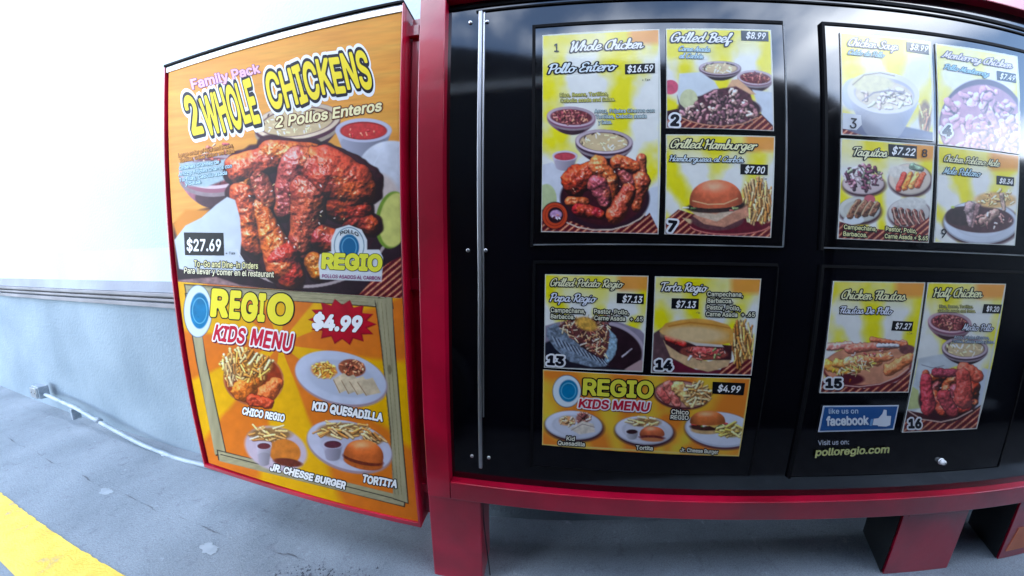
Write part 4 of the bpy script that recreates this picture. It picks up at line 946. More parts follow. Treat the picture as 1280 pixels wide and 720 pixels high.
# ---- 9 chicken poblano mole
Q = [(1172.9, 182.2), (1274.3, 194), (1268.5, 307), (1168, 303)]
t = thing_at(Q, BY, 'menu_poster', 'yellow menu sheet numbered 9 with a white plate of dark mole', 'menu poster', GR)
a = Art(Q, 1.25, 17); a.menu_bg(True, 4)
a.dish(); a.plate(1226, 278, 47, 27, (222, 228, 240), 2); a.ell(1224, 274, 43, 17, (78, 46, 52), 3, 1.2, (5, .5)); a.ell(1244, 250, 26, 10, (232, 190, 130), 0, 3, (4, .3)); a.heap(1245, 248, 26, 10, 90, [(240, 206, 150), (236, 190, 130), (226, 170, 120)], l=(3, 6), r=(1, 2), hl=.3); a.ell(1202, 270, 20, 12, (60, 42, 44), 0, 1.2, (4, .5))
a.piece((1212, 258), (1213, 280), 7, 4, (150, 126, 126), .5); a.piece((1222, 258), (1216, 284), 4, 2, (110, 84, 84)); a.piece((1230, 276), (1244, 266), 7, 6, (160, 128, 118), .5); a.piece((1252, 244), (1255, 262), 3, 2.5, (150, 128, 116)); a.heap(1240, 276, 24, 9, 50, [(150, 110, 104), (90, 58, 60), (190, 160, 150)], l=(2, 5), r=(1, 2)); a.ell(1191, 259, 2.5, 1.6, (210, 226, 120))
a.ground(); a.border(); a.done(t, BY)
number(t, '9', (1174, 296.5), (1181.5, 297.5), 11, halo=False)
script_title(t, 'Chicken Poblano Mole', (1178.5, 201.5), (1247, 208.5), 8, fill=(244, 240, 190)); script_title(t, 'Mole Poblano', (1178, 217), (1223, 221), 8, nm='subtitle', fill=(190, 222, 230))
price(t, [(1245.5, 219.5), (1267.5, 221.8), (1267, 233), (1245, 230.6)], '$8.34', (1248, 228.8), (1264.5, 230.6), 6)

# ---- 13 grilled potato
Q = [(681.3, 342.7), (810.6, 344.8), (803.6, 465), (680, 459.5)]
t = thing_at(Q, BY, 'menu_poster', 'menu sheet numbered 13 with a stuffed baked potato wrapped in foil', 'menu poster', GR)
a = Art(Q, 1.15, 18); a.menu_bg(True, .9)
a.dish(); a.poly([(679, 408), (700, 402), (760, 398), (800, 412), (812, 425), (806, 468), (678, 464)], (150, 140, 156), 1.4, (9, .2))
a.ell(757, 436, 50, 34, (190, 176, 190), 12, 1.2); a.ell(756, 437, 47, 31, (44, 26, 34), 12, 1.5, (9, .5)); a.ell(700, 446, 30, 22, (24, 26, 40), 0, 2); a.poly([(678, 440), (700, 450), (780, 462), (805, 458), (805, 470), (678, 466)], (34, 30, 42), 1.5); a.piece((778, 446), (790, 436), 1.4, .8, (150, 140, 150)); a.poly([(780, 462), (800, 450), (806, 452), (804, 468)], (190, 160, 160), 1)
a.dish('foil_wrap'); a.poly([(684, 410), (694, 404), (704, 412), (716, 424), (735, 440), (752, 450), (758, 455), (770, 432), (762, 412), (756, 407), (772, 424), (769, 444), (757, 458), (740, 459), (712, 452), (694, 436), (683, 420)], (120, 132, 148), 1, (3, 1.1))
a.poly([(758, 408), (770, 420), (771, 436), (764, 450), (754, 456), (758, 440), (761, 424)], (150, 176, 194), 1, (2.5, .9))
for k in range(26): x = 690+k*2.6; a.curve([(x, 420+k*1.2), (x+6, 432+k*1.0)], .9, [(190, 200, 214), (54, 60, 78)][k % 2])
a.dish('potato_filling'); a.poly([(698, 408), (706, 402), (730, 396), (752, 401), (762, 415), (760, 436), (752, 448), (736, 438), (716, 422)], (96, 52, 52), 1.2, (3, .8))
a.scatter(lambda x, y: 700 < x < 762 and y > 396 and y < 418+(x-704)*.62 and x < 763-(y-396)*.08, 260, [(206, 150, 110), (228, 180, 140), (150, 90, 80), (90, 48, 50), (230, 200, 160)], l=(4, 8), r=(.6, 1.1), box_=(698, 394, 764, 450), hl=.4); a.ell(733, 405, 14, 8, (220, 170, 90), 20, 3, (2.5, .6))
a.ground(); a.border(); a.done(t, BY)
number(t, '13', (683, 455), (703.5, 456.5), 10.5)
script_title(t, 'Grilled Potato Regio', (687, 357.5), (776, 359.5), 9.5, fill=(244, 240, 196)); script_title(t, 'Papa Regio', (686, 376.5), (742, 378), 10, nm='subtitle', fill=(236, 240, 252))
price(t, [(771, 366.2), (805, 367.4), (804.6, 380.2), (770.6, 379)], '$7.13', (777, 377.5), (801.5, 378.4), 8)
small_text(t, [('Campechana,', (688, 390), (731, 391.5)), ('Barbacoa.', (688, 397.8), (718, 398.8)), ('Pastor, Pollo,', (742, 391.6), (785.5, 393)), ('Carne Asada', (742.5, 399.8), (781, 401)), ('+ .65', (787, 401), (803, 401.6))], 5.4, fill=(238, 236, 206), ow=.145)

# ---- 14 torta
Q = [(819, 345.3), (951.5, 348.4), (939.2, 469.4), (814, 466)]
t = thing_at(Q, BY, 'menu_poster', 'yellow menu sheet numbered 14 with a stuffed torta roll and fries', 'menu poster', GR)
a = Art(Q, 1.15, 19); a.menu_bg(True, 2.8)
a.dish(); a.poly([(812, 420), (830, 408), (850, 420), (856, 470), (812, 468)], (96, 70, 74), 1.4, (6, .4)); a.poly([(838, 448), (870, 462), (920, 462), (945, 444), (942, 472), (836, 470)], (104, 34, 52), 1, (6, .3)); a.cloth([(905, 456), (944, 444), (942, 472), (895, 470)])

a.dish(); a.fries(928, 430, 14, 22, 90, (70, 112), (14, 28), [(226, 180, 120), (206, 150, 96), (240, 214, 170)])
a.dish(); a.poly([(829, 425), (850, 440), (885, 452), (915, 446), (910, 458), (885, 465), (860, 458), (838, 446)], (222, 186, 144), 1.2, (5, .25)); a.poly([(828, 418), (850, 426), (915, 432), (914, 450), (880, 450), (850, 442), (832, 430)], (70, 34, 40), 1.2, (3, .8))
a.piece((836, 422), (854, 430), 5, 4, (190, 60, 58), .4); a.ell(880, 441, 30, 8, (150, 74, 66), 4, 1, (3, .7)); a.piece((868, 438), (900, 440), 5, 4, (190, 84, 82), .5); a.heap(880, 443, 34, 8, 120, [(90, 50, 50), (150, 90, 80), (226, 210, 200), (120, 130, 90), (190, 100, 90)], l=(2, 6), r=(1, 2)); a.poly([(852, 424), (900, 428), (905, 434), (870, 432)], (222, 214, 210), 1)
a.poly([(824, 414), (832, 404), (850, 400), (870, 398), (890, 400), (910, 406), (917, 414), (916, 428), (900, 431), (870, 428), (845, 422), (828, 418)], (226, 168, 92), 1.2, (7, .22)); a.ell(868, 418, 40, 10, (236, 204, 156), 3, 5, (5, .1)); a.curve([(836, 408), (862, 403), (890, 406), (912, 410)], 1.6, (196, 128, 62), 1.5)
a.ground(); a.border(); a.done(t, BY)
number(t, '14', (818, 461), (838.5, 462), 11)
script_title(t, 'Torta Regio', (824, 363.5), (880.5, 364.8), 10.5, fill=(248, 248, 246)); price(t, [(839.5, 372.6), (873.6, 373.4), (873, 386.6), (839, 385.6)], '$7.13', (844, 384), (868.5, 384.8), 8)
lettering(t, 'caption', '+ Tax', (869.5, 391.8), (874.5, 392), 2.2, fill=(80, 80, 70), y=BY)
small_text(t, [('Campechana,', (883.5, 370), (928, 371)), ('Barbacoa.', (883.5, 378.3), (915, 379)), ('Pastor, Pollo,', (882.5, 386.5), (925, 388)), ('Carne Asada', (882, 395), (921, 396)), ('+ .65', (926, 395.5), (943, 396))], 5.4, fill=(238, 236, 206), ow=.145)

# ---- wide kids menu strip
def logo(a, cx, cy, rx, ry, sc=1):
    a.ell(cx, cy, rx, ry, (70, 90, 110)); a.ell(cx, cy, rx-.7, ry-.7, (226, 238, 246)); a.ell(cx+rx*.12, cy-ry*.02, rx*.66, ry*.68, (40, 124, 170), 0, 1, (8, .3)); a.ring(cx+rx*.12, cy-ry*.02, rx*.5, ry*.48, 1, (120, 190, 220))
Q = [(678.8, 462.2), (938.2, 473), (923.6, 570.4), (677.6, 556)]
t = thing_at(Q, BY, 'menu_poster', 'wide orange kids menu strip with four meals, below sheets 13 and 14', 'menu poster', GR)
a = Art(Q, 1.15, 20); X, Y = a.X, a.Y; n = a.noise(40, 3); n2 = a.noise(22, 2)
f = np.clip((np.sin(np.arctan2(X-800, 640-Y)*15)*.5+.5)*1.2-.3+(n-.5), 0, 1)[..., None]; a.c[:] = np.array([236, 140, 70.])*(1-f)+np.array([240, 200, 84.])*f; a.c[:] = a.c*(1-np.clip((n2-.55)*3, 0, .6)[..., None])+np.array([226, 214, 90.])*np.clip((n2-.55)*3, 0, .6)[..., None]
a.dish('emblem'); logo(a, 708.5, 489, 18, 20.3)
a.dish(); a.plate(717, 531.5, 36, 18, (222, 224, 238), 4); a.ell(709, 526, 10, 6, (232, 170, 120), 0, 2, (3, .3)); a.heap(709, 526, 10, 6, 40, [(240, 190, 140), (236, 160, 120), (246, 210, 170)], l=(2, 4), r=(.9, 1.6), hl=.3); a.ell(729, 523, 9, 6, (170, 110, 100), 0, 2, (3, .3)); a.heap(729, 523, 9, 6, 40, [(180, 120, 110), (206, 150, 130), (120, 70, 70)], l=(2, 5), r=(1, 1.8)); a.poly([(712, 536), (728, 526), (742, 530), (744, 540), (724, 543)], (226, 214, 200), 1, (4, .3)); a.curve([(714, 538), (728, 530), (743, 534)], .8, (150, 130, 130))
a.dish(); a.plate(805, 538, 36.5, 17.8, (224, 222, 234), 4); a.fries(806, 527, 20, 5.5, 60, (-30, 30), (8, 14)); a.cup(790, 539, 8, 3.6, 8, (52, 26, 30), (230, 226, 236)); a.bun(815, 544, 15.5, 11, (206, 110, 76)); a.ell(815, 547, 16, 3, (110, 46, 44), 3, 1, (2, .6)); a.ell(815, 549.5, 14, 2.6, (206, 130, 90), 3)
a.dish(); a.ell(852, 494, 35, 18, (84, 40, 50), 6, 2); a.ell(852, 493, 33, 16, (206, 150, 140), 6, 1); a.piece((826, 490), (834, 500), 6, 5, (190, 96, 90)); a.piece((836, 482), (846, 505), 6.5, 5, (196, 110, 100)); a.piece((848, 484), (860, 502), 8.5, 6, (232, 176, 118), .4, .3); a.fries(872, 493, 14, 13, 60, (-70, 40), (8, 16))
a.dish(); a.ell(901, 539, 45, 23, (90, 50, 60), 6, 3); a.ell(900, 537, 44, 22, (196, 200, 214), 6, 1); a.ell(900, 536, 42, 20.5, (226, 228, 240), 6, 1, (9, .08)); a.burger(884.5, 526, 44, 30); a.fries(914, 538, 16, 8, 60, (-40, 40), (8, 16), [(240, 220, 140), (230, 206, 120), (246, 232, 170)])
a.ground(); a.border((232, 206, 130)); a.done(t, BY)
lettering(t, 'brand_name', 'REGIO', (727, 492.5), (814, 497), 18.5, 19.5, fill=(240, 232, 70), out=BLK, ow=.075, bold=.035, y=BY)
lettering(t, 'title', 'KIDS MENU', (722, 509), (810, 513.5), 10.5, fill=(206, 30, 60), out=(250, 246, 246), ow=.11, bold=.03, sh=(120, 30, 50), shear=.12, jit=.05, y=BY)
price(t, [(890.6, 477), (931.4, 478.8), (929.2, 494), (890, 492)], '$4.99', (896, 489), (924, 490.5), 8)
for s, p0, p1, h_ in (('Kid', (707.5, 550), (718, 550.8), 5), ('Quesadilla', (697, 555.6), (730.5, 557.6), 5), ('Tortita', (794.5, 561.6), (815.5, 562.6), 5), ('Chico', (838.5, 517), (860, 518), 5.6), ('REGIO', (837.5, 523.5), (860, 524.5), 5), ('Jr. Cheese Burger', (850, 564), (897, 567), 4.6)):
    lettering(t, 'caption', s, p0, p1, h_, fill=(244, 240, 220), out=(26, 18, 26), ow=.15, bold=.02, y=BY)

# ---- 15 flautas
Q = [(1042, 351.2), (1156.6, 353), (1135.5, 490.6), (1024.8, 491.3)]
t = thing_at(Q, BY, 'menu_poster', 'yellow menu sheet numbered 15 with chicken flautas under shredded cheese', 'menu poster', GR)
a = Art(Q, 1.15, 21); a.menu_bg(True, 1.2)
a.dish(); a.cloth([(1024, 478), (1040, 472), (1080, 486), (1120, 478), (1142, 462), (1138, 494), (1022, 494)]); a.ell(1084, 458, 56, 27, (110, 34, 44), -4, 1.4, (7, .4)); a.ell(1084, 456, 54, 25, (224, 158, 128), -4, 1.2, (7, .25))
a.piece((1036, 434), (1062, 431), 5, 5, (214, 140, 130)); a.piece((1062, 436), (1130, 430), 6, 5, (206, 120, 104), .4); a.piece((1090, 424), (1132, 431), 3.5, 3, (196, 104, 80)); a.ell(1134, 437, 10, 6, (120, 74, 76), 0, 1.4, (4, .5)); a.piece((1098, 432), (1122, 432), 3, 2.4, (190, 184, 190), .3)
for k in range(5): a.piece((1034+k*13, 456-k*2), (1058+k*13, 466-k*5), 6.5, 6, [(226, 150, 80), (230, 150, 90), (236, 170, 120), (226, 140, 100), (220, 130, 94)][k], .35, .5)
a.piece((1112, 462), (1136, 448), 8, 7, (220, 128, 88), .35); a.ell(1062, 474, 18, 7, (90, 26, 40), 0, 2)
a.heap(1090, 444, 26, 8, 80, [(196, 110, 104), (230, 190, 186), (150, 70, 70), (226, 206, 200)], l=(1.5, 4), r=(.6, 1.3)); a.heap(1068, 458, 28, 11, 160, [(240, 228, 160), (236, 214, 120), (246, 240, 200), (220, 180, 80)], -8, l=(3, 7), r=(.5, .9), hl=.3); a.heap(1060, 470, 26, 7, 26, [(190, 140, 40), (210, 160, 60), (120, 60, 30)], 8, l=(2, 4), r=(1.4, 2.4))
a.curve([(1027, 462), (1030, 474), (1048, 481), (1074, 483.5), (1100, 480), (1122, 471), (1136, 460)], 1.3, (230, 190, 180))
a.ground(); a.border(); a.done(t, BY)
number(t, '15', (1030.5, 484), (1051, 484.2), 10.5)
script_title(t, 'Chicken Flautas', (1050, 373.5), (1129, 375.5), 11, fill=(246, 244, 190)); script_title(t, 'Flautas De Pollo', (1048, 391.5), (1112.5, 393), 8.5, nm='subtitle', fill=(236, 240, 252))
price(t, [(1115.8, 401), (1141.5, 402), (1139.6, 414), (1113.8, 413)], '$7.27', (1118, 410.8), (1137.5, 411.6), 7)
lettering(t, 'caption', '+ Tax', (1133.5, 417.4), (1139.5, 417.6), 2.2, fill=(80, 80, 70), y=BY)

# ---- 16 half chicken
Q = [(1160.2, 353), (1257.5, 354.8), (1221, 536), (1128, 540.8)]
t = thing_at(Q, BY, 'menu_poster', 'tall yellow menu sheet numbered 16 with half a chicken under two bowls', 'menu poster', GR)
a = Art(Q, 1.15, 22); a.menu_bg(True, 2)
a.dish(); a.poly([(1148, 448), (1180, 442), (1200, 456), (1160, 470), (1150, 510), (1132, 520)], (216, 222, 226), 2, (10, .15)); a.curve([(1152, 456), (1166, 460), (1180, 457)], 1, (150, 150, 160)); a.poly([(1136, 480), (1148, 488), (1150, 510), (1134, 512)], (206, 212, 150), 1.5, (6, .15)); a.dish(); a.poly([(1228, 460), (1240, 462), (1228, 510), (1214, 512)], (220, 226, 236), 2)
a.dish(); a.bowl(1187, 403, 27, 13, 17, 'beans', 5, (210, 180, 186), (104, 64, 80))
a.dish(); a.bowl(1206, 435, 28.5, 13.5, 15, 'cream', 2)
a.dish(); a.poly([(1128, 512), (1150, 516), (1190, 526), (1216, 512), (1228, 505), (1222, 540), (1126, 544)], (70, 28, 34), 1); a.cloth([(1128, 528), (1150, 524), (1188, 530), (1216, 516), (1226, 508), (1221, 540), (1126, 545)])
a.ell(1184, 500, 36, 26, (62, 22, 34), 0, 2)
chicken(a, 1188, 492, 36, -1, n=90); a.piece((1206, 462), (1222, 470), 10, 8, (206, 96, 78), .5); a.piece((1170, 466), (1196, 466), 6, 5, (130, 56, 66), .6); a.piece((1204, 470), (1204, 500), 9, 12, (190, 84, 76), .5); a.piece((1158, 474), (1160, 510), 7, 9, (176, 66, 74), .5); a.piece((1180, 496), (1190, 514), 9, 8, (160, 66, 70), .5)
a.curve([(1136, 514), (1152, 524), (1176, 527.5), (1196, 523), (1215, 513)], 1.6, (224, 196, 184))
a.ground(); a.border(); a.done(t, BY)
number(t, '16', (1134.5, 534.5), (1150.5, 534.3), 10.5)
script_title(t, 'Half Chicken', (1165.5, 371), (1225, 371.5), 10.5, fill=(246, 246, 190)); script_title(t, 'Medio Pollo', (1202, 412.5), (1239, 414), 8, nm='subtitle', fill=(226, 230, 242))
price(t, [(1229.6, 380), (1252.2, 380.6), (1249.8, 392), (1227.2, 391.4)], '$9.20', (1232, 389), (1247.5, 389.5), 6.2)
small_text(t, [('Rice, Beans, Tortillas,', (1173.5, 384.5), (1216, 385)), ('Cebolla asada and Salsa.', (1172.5, 390), (1219, 390.6))], 3.6, fill=(210, 206, 130), ow=.06, nm='ingredients'); small_text(t, [('Arroz, Frijoles Charros,', (1192, 423), (1236, 424)), ('Tortillas, Cebolla asada y Salsa.', (1189.5, 428.2), (1242.5, 429.2))], 3.6, fill=(190, 204, 214), out=(60, 66, 90), ow=.06, nm='ingredients')

# ---- facebook sign and web address
Q = [(1028.5, 507), (1123.5, 506), (1117, 537), (1022, 540)]
t = thing_at(Q, BY, 'social_media_sign', 'blue like us on facebook sign with white thumbs up, below sheet 15', 'sign')
label_quad(t, 'border', Q, (226, 232, 244)); label_quad(t, 'blue_field', [(1030.3, 508.6), (1121.3, 507.6), (1115.4, 535.4), (1024.4, 538.2)], (34, 92, 158), dy=.0014)
lettering(t, 'lettering', 'like us on', (1035, 516.8), (1072, 516.5), 6.2, fill=(206, 226, 246), y=BY-.0025); lettering(t, 'lettering', 'facebook', (1033, 531.5), (1084, 530.2), 10.5, fill=(232, 240, 250), bold=.035, y=BY-.0025)
label_quad(t, 'thumb', [(1090, 531), (1091.5, 523), (1097, 522.5), (1102, 517), (1104, 511.6), (1107.5, 512.2), (1107.5, 519.5), (1113, 519.6), (1112, 531), (1107, 532.8), (1097, 532.4), (1096, 531)], (236, 242, 252), dy=.0021)
label_quad(t, 'cuff', [(1088, 523.5), (1091, 523.3), (1089.4, 532), (1086, 532)], (120, 170, 220), dy=.0019)
P_ = hit(np.array([1018., 1110.]), np.array([570., 560.]), BY).mean(0)
t = empty('web_address', W(P_[0], BY, P_[2]), 'website lettering in yellow with visit us line, below the facebook sign', 'lettering')
lettering(t, 'small_lettering', 'Visit us on:', (1022, 556), (1060.5, 555), 5.8, fill=(196, 200, 212), bold=.015, y=BY)
lettering(t, 'address_lettering', 'polloregio.com', (1018, 569.5), (1110, 565.5), 8.6, fill=(214, 216, 140), bold=.028, shear=.2, y=BY)
# ---------------------------------------------------------------- SIDE BOARD with its two posters
SY = -.030
sb = empty('side_board', W(-1.55, .05, -2.6), 'red framed side board with two food posters, hanging left of the black menu board', 'sign board')
def L3(u, v, y=SY):
    P = hit(np.array(float(u)), np.array(float(v)), y); return (float(P[0]), float(P[2]))
oTL, oTR, oBR, oBL = L3(207.5, 85), L3(506, 5), L3(527.5, 657.5), L3(257.5, 582.5)
prism('box', [oTL, oBL, oBR, oTR], SY+.012, .16, RED, sb, .004)
def inset(p, dx, dz): return (p[0]+dx, p[1]+dz)
g = .012
iTL, iTR, iBR, iBL = inset(oTL, g, -.006), inset(oTR, -.008, -.006), inset(oBR, -.016, .03), inset(oBL, g, .026)
prism('rim', [oTL, oBL, iBL, iTL], SY-.012, SY+.0125, RED, sb, .0015)
prism('rim', [oBL, oBR, iBR, iBL], SY-.012, SY+.0125, RED, sb, .0015)
prism('rim', [oBR, oTR, iTR, iBR], SY-.012, SY+.0125, RED, sb, .0015)
prism('top_cap', [inset(oTL, 0, .012), inset(oTL, 0, -.002), inset(oTR, 0, -.002), inset(oTR, 0, .012)], SY-.014, .165, GROOVE, sb, .001)
prism('top_strip', [inset(oTL, .010, -.0025), inset(oTL, .010, -.040), inset(oTR, -.008, -.044), inset(oTR, -.008, -.0025)], SY-.006, SY+.0125, ALU, sb, .001)
box('side_channel', (oTR[0]+.014, .035, -2.60), (-.6065, .19, oTR[1]-.03), RED, sb, .003)
for z in (.12, -1.2, -2.4): box('hinge_bracket', (oTR[0]-.002, .015, z-.03), (oTR[0]+.06, .034, z+.03), RED, sb, .002)

OB = np.array([232, 140, 66.])
GLOSS[0] = .25
# upper poster: family pack
Q = [(211, 90.5), (504, 11.5), (503.2, 372.5), (222.5, 351.5)]
YP = SY - .001
t = thing_at(Q, YP, 'poster', 'orange family pack poster with two whole grilled chickens, priced $27.69', 'poster', 'posters on the side board')
a = Art(Q, 1.35, 31); X, Y = a.X, a.Y
n1 = a.noise(60, 4, .12); n2 = a.noise(30, 4, .15); n3 = a.noise(90, 2)
sl_ = Y + (X-210)*.12
n1 = a.noise(70, 4, .10, X, sl_); n2 = a.noise(26, 3, .12, X, sl_)
a.c[:] = np.array([240, 160, 84.])*(1-n1[..., None]*.55)+np.array([250, 204, 112.])*n1[..., None]*.55; a.c[:] *= (.93+.14*n2)[..., None]; a.c[:] = a.c*(1-np.clip((n3-.6)*2, 0, .4)[..., None])+np.array([250, 170, 96.])*np.clip((n3-.6)*2, 0, .4)[..., None]
a.dish('bowl_picture'); a.bowl(372, 152, 54, 22, 36, 'cream', -8, (236, 214, 190), (66, 36, 48))
a.dish('bowl_picture'); a.bowl(268, 214, 44, 22, 36, 'beans', -2, (214, 190, 196), (128, 84, 96)); a.poly([(224, 204), (292, 198), (294, 220), (258, 234), (232, 232)], (176, 196, 204), 3, (6, .25)); a.heap(282, 192, 30, 12, 60, [(176, 96, 84), (206, 130, 110), (130, 66, 66)], l=(3, 6), r=(1.6, 3))
a.dish('salsa_cup'); a.cup(454.5, 163, 35, 15, 28, (214, 74, 74), (206, 206, 226)); a.heap(454, 165, 25, 8, 60, [(226, 100, 90), (190, 56, 60), (226, 120, 100)], l=(1.5, 4), r=(.7, 1.4), hl=.4)
a.dish('table_picture'); a.poly([(216, 280), (250, 262), (300, 250), (480, 240), (506, 300), (506, 380), (222, 360)], (44, 26, 36), 3, (8, .4)); a.poly([(216, 280), (232, 262), (262, 262), (250, 282), (222, 300)], (230, 150, 70), 4)
a.cloth([(470, 340), (490, 326), (506, 318), (506, 380), (440, 378), (460, 356)])
a.poly([(222, 350), (270, 346), (300, 356), (340, 362), (340, 372), (222, 362)], (150, 120, 120), 2, (5, .6))
a.ring(384, 270, 108, 88, 3.6, (186, 170, 170), -4, 1.4, 5, 150)
a.ell(380, 262, 100, 84, (52, 24, 36), -4, 2, (6, .5))
a.dish('onion_picture'); a.ell(490, 218, 44, 42, (212, 214, 224), 10, 2, (14, .2), grad=(.15, .1)); a.ell(470, 242, 30, 26, (214, 196, 190), 30, 6, (8, .2)); a.curve([(478, 186), (468, 204), (464, 226)], 1.2, (232, 236, 246), 1.5)
a.dish('lime_picture'); a.ell(490, 275, 20.5, 36, (120, 150, 60), 8, 1.2, (8, .2)); a.ell(493, 275, 18.5, 34, (214, 212, 128), 8, 1.5, (9, .18))
a.dish('chicken_picture')
pc = [((300, 212), (340, 196), 18, 15, (190, 92, 84)), ((338, 190), (392, 192), 14, 12, (206, 116, 84)), ((306, 224), (300, 238), 12, 11, (196, 120, 84)), ((410, 220), (440, 232), 34, 30, (184, 80, 76)), ((424, 250), (446, 264), 22, 18, (176, 66, 66)), ((446, 272), (462, 282), 15, 12, (170, 70, 74)),
      ((318, 214), (332, 250), 12, 13, (170, 92, 92)), ((302, 242), (314, 302), 15, 12, (188, 90, 76)), ((314, 300), (322, 312), 11, 9, (120, 50, 54)), ((372, 206), (356, 262), 21, 13, (186, 98, 112)), ((388, 240), (376, 306), 27, 13, (196, 100, 96)), ((374, 300), (380, 318), 12, 6, (150, 66, 70)),
      ((324, 258), (352, 330), 10, 20, (204, 104, 84)), ((352, 322), (362, 346), 19, 15, (176, 62, 66)), ((400, 296), (440, 312), 14, 16, (140, 50, 62)), ((392, 326), (398, 340), 10, 9, (196, 120, 66))]
a.relief([(p0, p1, r0*1.12+3, r1*1.12+3, (50, 20, 28), 0) for p0, p1, r0, r1, c in pc], (5, .2), .1, 0, .4, 2)
a.relief([(p0, p1, r0*1.14, r1*1.04, tuple(np.array(c)*np.array([1.0, .92, .74])), 2+k*.35) for k, (p0, p1, r0, r1, c) in enumerate(pc)], (2.8, .40), .5, .75, .8, 1.2)
a.heap(372, 250, 70, 60, 130, [(230, 150, 110), (110, 40, 40), (240, 200, 190), (80, 30, 34)], l=(1, 3), r=(.4, .9), hl=.3)
a.dish('tortilla_picture'); a.poly([(218, 300), (232, 282), (252, 272), (270, 256), (284, 246), (294, 250), (300, 272), (302, 300), (300, 320), (312, 334), (288, 342), (240, 340), (224, 336)], (214, 222, 232), 1.5, (16, .10)); a.curve([(296, 312), (306, 328), (318, 336)], 1.3, (230, 232, 236))
a.dish('emblem'); a.poly([(400, 318), (414, 314), (414, 300), (420, 286), (436, 281), (452, 287), (459, 300), (459, 312), (474, 312), (479, 322), (478, 338), (477, 352), (400, 349), (398, 330)], (232, 236, 240), 1)
a.ell(436.5, 307, 19, 23, (90, 120, 140)); a.ell(436.5, 307, 18, 22, (232, 240, 244)); a.ell(436.5, 309, 12.5, 16, (36, 104, 150), 0, 1); a.ring(436.5, 309, 9, 12, 1, (120, 180, 214))
a.ground(); a.done(t, YP)
lettering(t, 'heading', 'Family Pack', (240, 112), (324.5, 91), 12, 11, fill=(246, 190, 214), out=(120, 50, 120), ow=.055, bold=.03, y=YP)
for s, p0, p1, h0, h1, sd in (('2', (240.5, 169), (255, 164), 46, 46, 3), ('WHOLE', (260, 168), (325, 150), 42, 52, 5), ('CHICKENS', (339, 139), (465, 106.5), 44, 42, 8)):
    lettering(t, 'heading', s, p0, p1, h0, h1, fill=(252, 226, 40), out=(16, 18, 34), ow=.075, out2=(250, 250, 252), ow2=.125, bold=.026, jit=.07, seed=sd, y=YP, shear=.05, arc=3 if s == 'CHICKENS' else 0)
lettering(t, 'subheading', '2 Pollos Enteros', (343.5, 160), (476, 138.5), 13, 12.5, fill=(250, 236, 180), out=(110, 60, 40), ow=.075, bold=.025, shear=.25, y=YP)
for s, p0, p1 in (('Large order of Rice and Beans,', (223, 197), (292, 184)), ('Tortillas, Grilled Onions and Salsa.', (225, 203.5), (294, 190.5))): lettering(t, 'ingredients', s, p0, p1, 4.6, fill=(226, 150, 60), out=(90, 50, 40), ow=.06, bold=.015, shear=.2, y=YP)
for s, p0, p1 in (('Ordenes Grandes de', (224, 213), (274, 204.5)), ('Arroz y Frijoles Charros con', (223.5, 220.5), (290, 209.5)), ('Tortillas, Cebolla asada', (224, 227.5), (284, 218)), ('y Salsa.', (232, 232), (252, 229))): lettering(t, 'ingredients', s, p0, p1, 4.6, fill=(196, 226, 236), out=(70, 110, 130), ow=.06, bold=.015, shear=.2, y=YP)
price(t, [(230, 290.5), (279.5, 291), (280.5, 319.5), (231.5, 319)], '$27.69', (233.5, 313.5), (276.5, 313.5), 14, YP, shear=0)
lettering(t, 'caption', '+ Tax', (282, 318), (294, 318), 3.2, fill=(70, 80, 90), y=YP)
lettering(t, 'caption', 'To-Go and Dine-in Orders', (242.5, 333), (322.5, 336), 7.4, fill=(240, 232, 170), out=(26, 18, 24), ow=.09, bold=.015, y=YP)
lettering(t, 'caption', 'Para llevar y comer en el restaurant', (230, 341.5), (342, 346.5), 7.2, fill=(240, 232, 196), out=(26, 18, 24), ow=.09, bold=.015, y=YP)
lettering(t, 'brand_name', 'REGIO', (401.5, 334.5), (475.5, 338), 17, 18.5, fill=(232, 228, 60), out=(30, 40, 20), ow=.07, bold=.05, y=YP)
lettering(t, 'brand_name', 'POLLO', (425, 295), (448, 296), 4.5, fill=(40, 50, 60), bold=.02, arc=4, y=YP)
lettering(t, 'caption', 'POLLOS ASADOS AL CARBON', (402.5, 347), (475.5, 350), 4.4, fill=(150, 60, 120), bold=.015, y=YP)

# lower poster: kids menu
Q = [(222.5, 352), (503.2, 373), (523.2, 652.5), (261.5, 578.5)]
t = thing_at(Q, YP, 'poster', 'orange kids menu poster framed by painted grey planks, lower half of side board', 'poster', 'posters on the side board')
a = Art(Q, 1.35, 32); X, Y = a.X, a.Y; n = a.noise(30, 3)
cx, cy = 350, 430; an = np.arctan2(X-cx, Y-cy); f = np.clip(np.sin(an*6+.9)*3+.5+(n-.5)*.8, 0, 1)[..., None]; a.c[:] = np.array([228, 128, 62.])*(1-f)+np.array([240, 184, 62.])*f; a.c[:] *= (.95+.1*a.noise(9, 3))[..., None]
K = (24, 18, 20)
def plank(pts, axis):
    a.poly([(p[0], p[1]) for p in pts], K, .8); c = np.array(pts).mean(0); q = [tuple(c+(np.array(p)-c)*np.array([1-1.3/max(4, abs(p[0]-c[0])), 1-1.3/max(4, abs(p[1]-c[1]))])) for p in pts]
    a.poly(q, (172, 164, 132), .8, (7, .25, .25 if axis == 'h' else 5))
    return q
a.dish('plank_border')
plank([(230, 355), (490, 370.5), (492, 386), (458, 383), (300, 372), (232, 366)], 'h')
plank([(231, 366), (245, 368), (258, 450), (283, 566), (270, 570), (245, 450)], 'v')
plank([(271, 562), (508, 622), (506, 634), (273, 575)], 'h'); a.curve([(276, 568), (500, 625)], .9, K)
plank([(468, 372), (490, 370), (494, 430), (503, 540), (511, 630), (492, 624), (488, 540), (476, 430)], 'v')
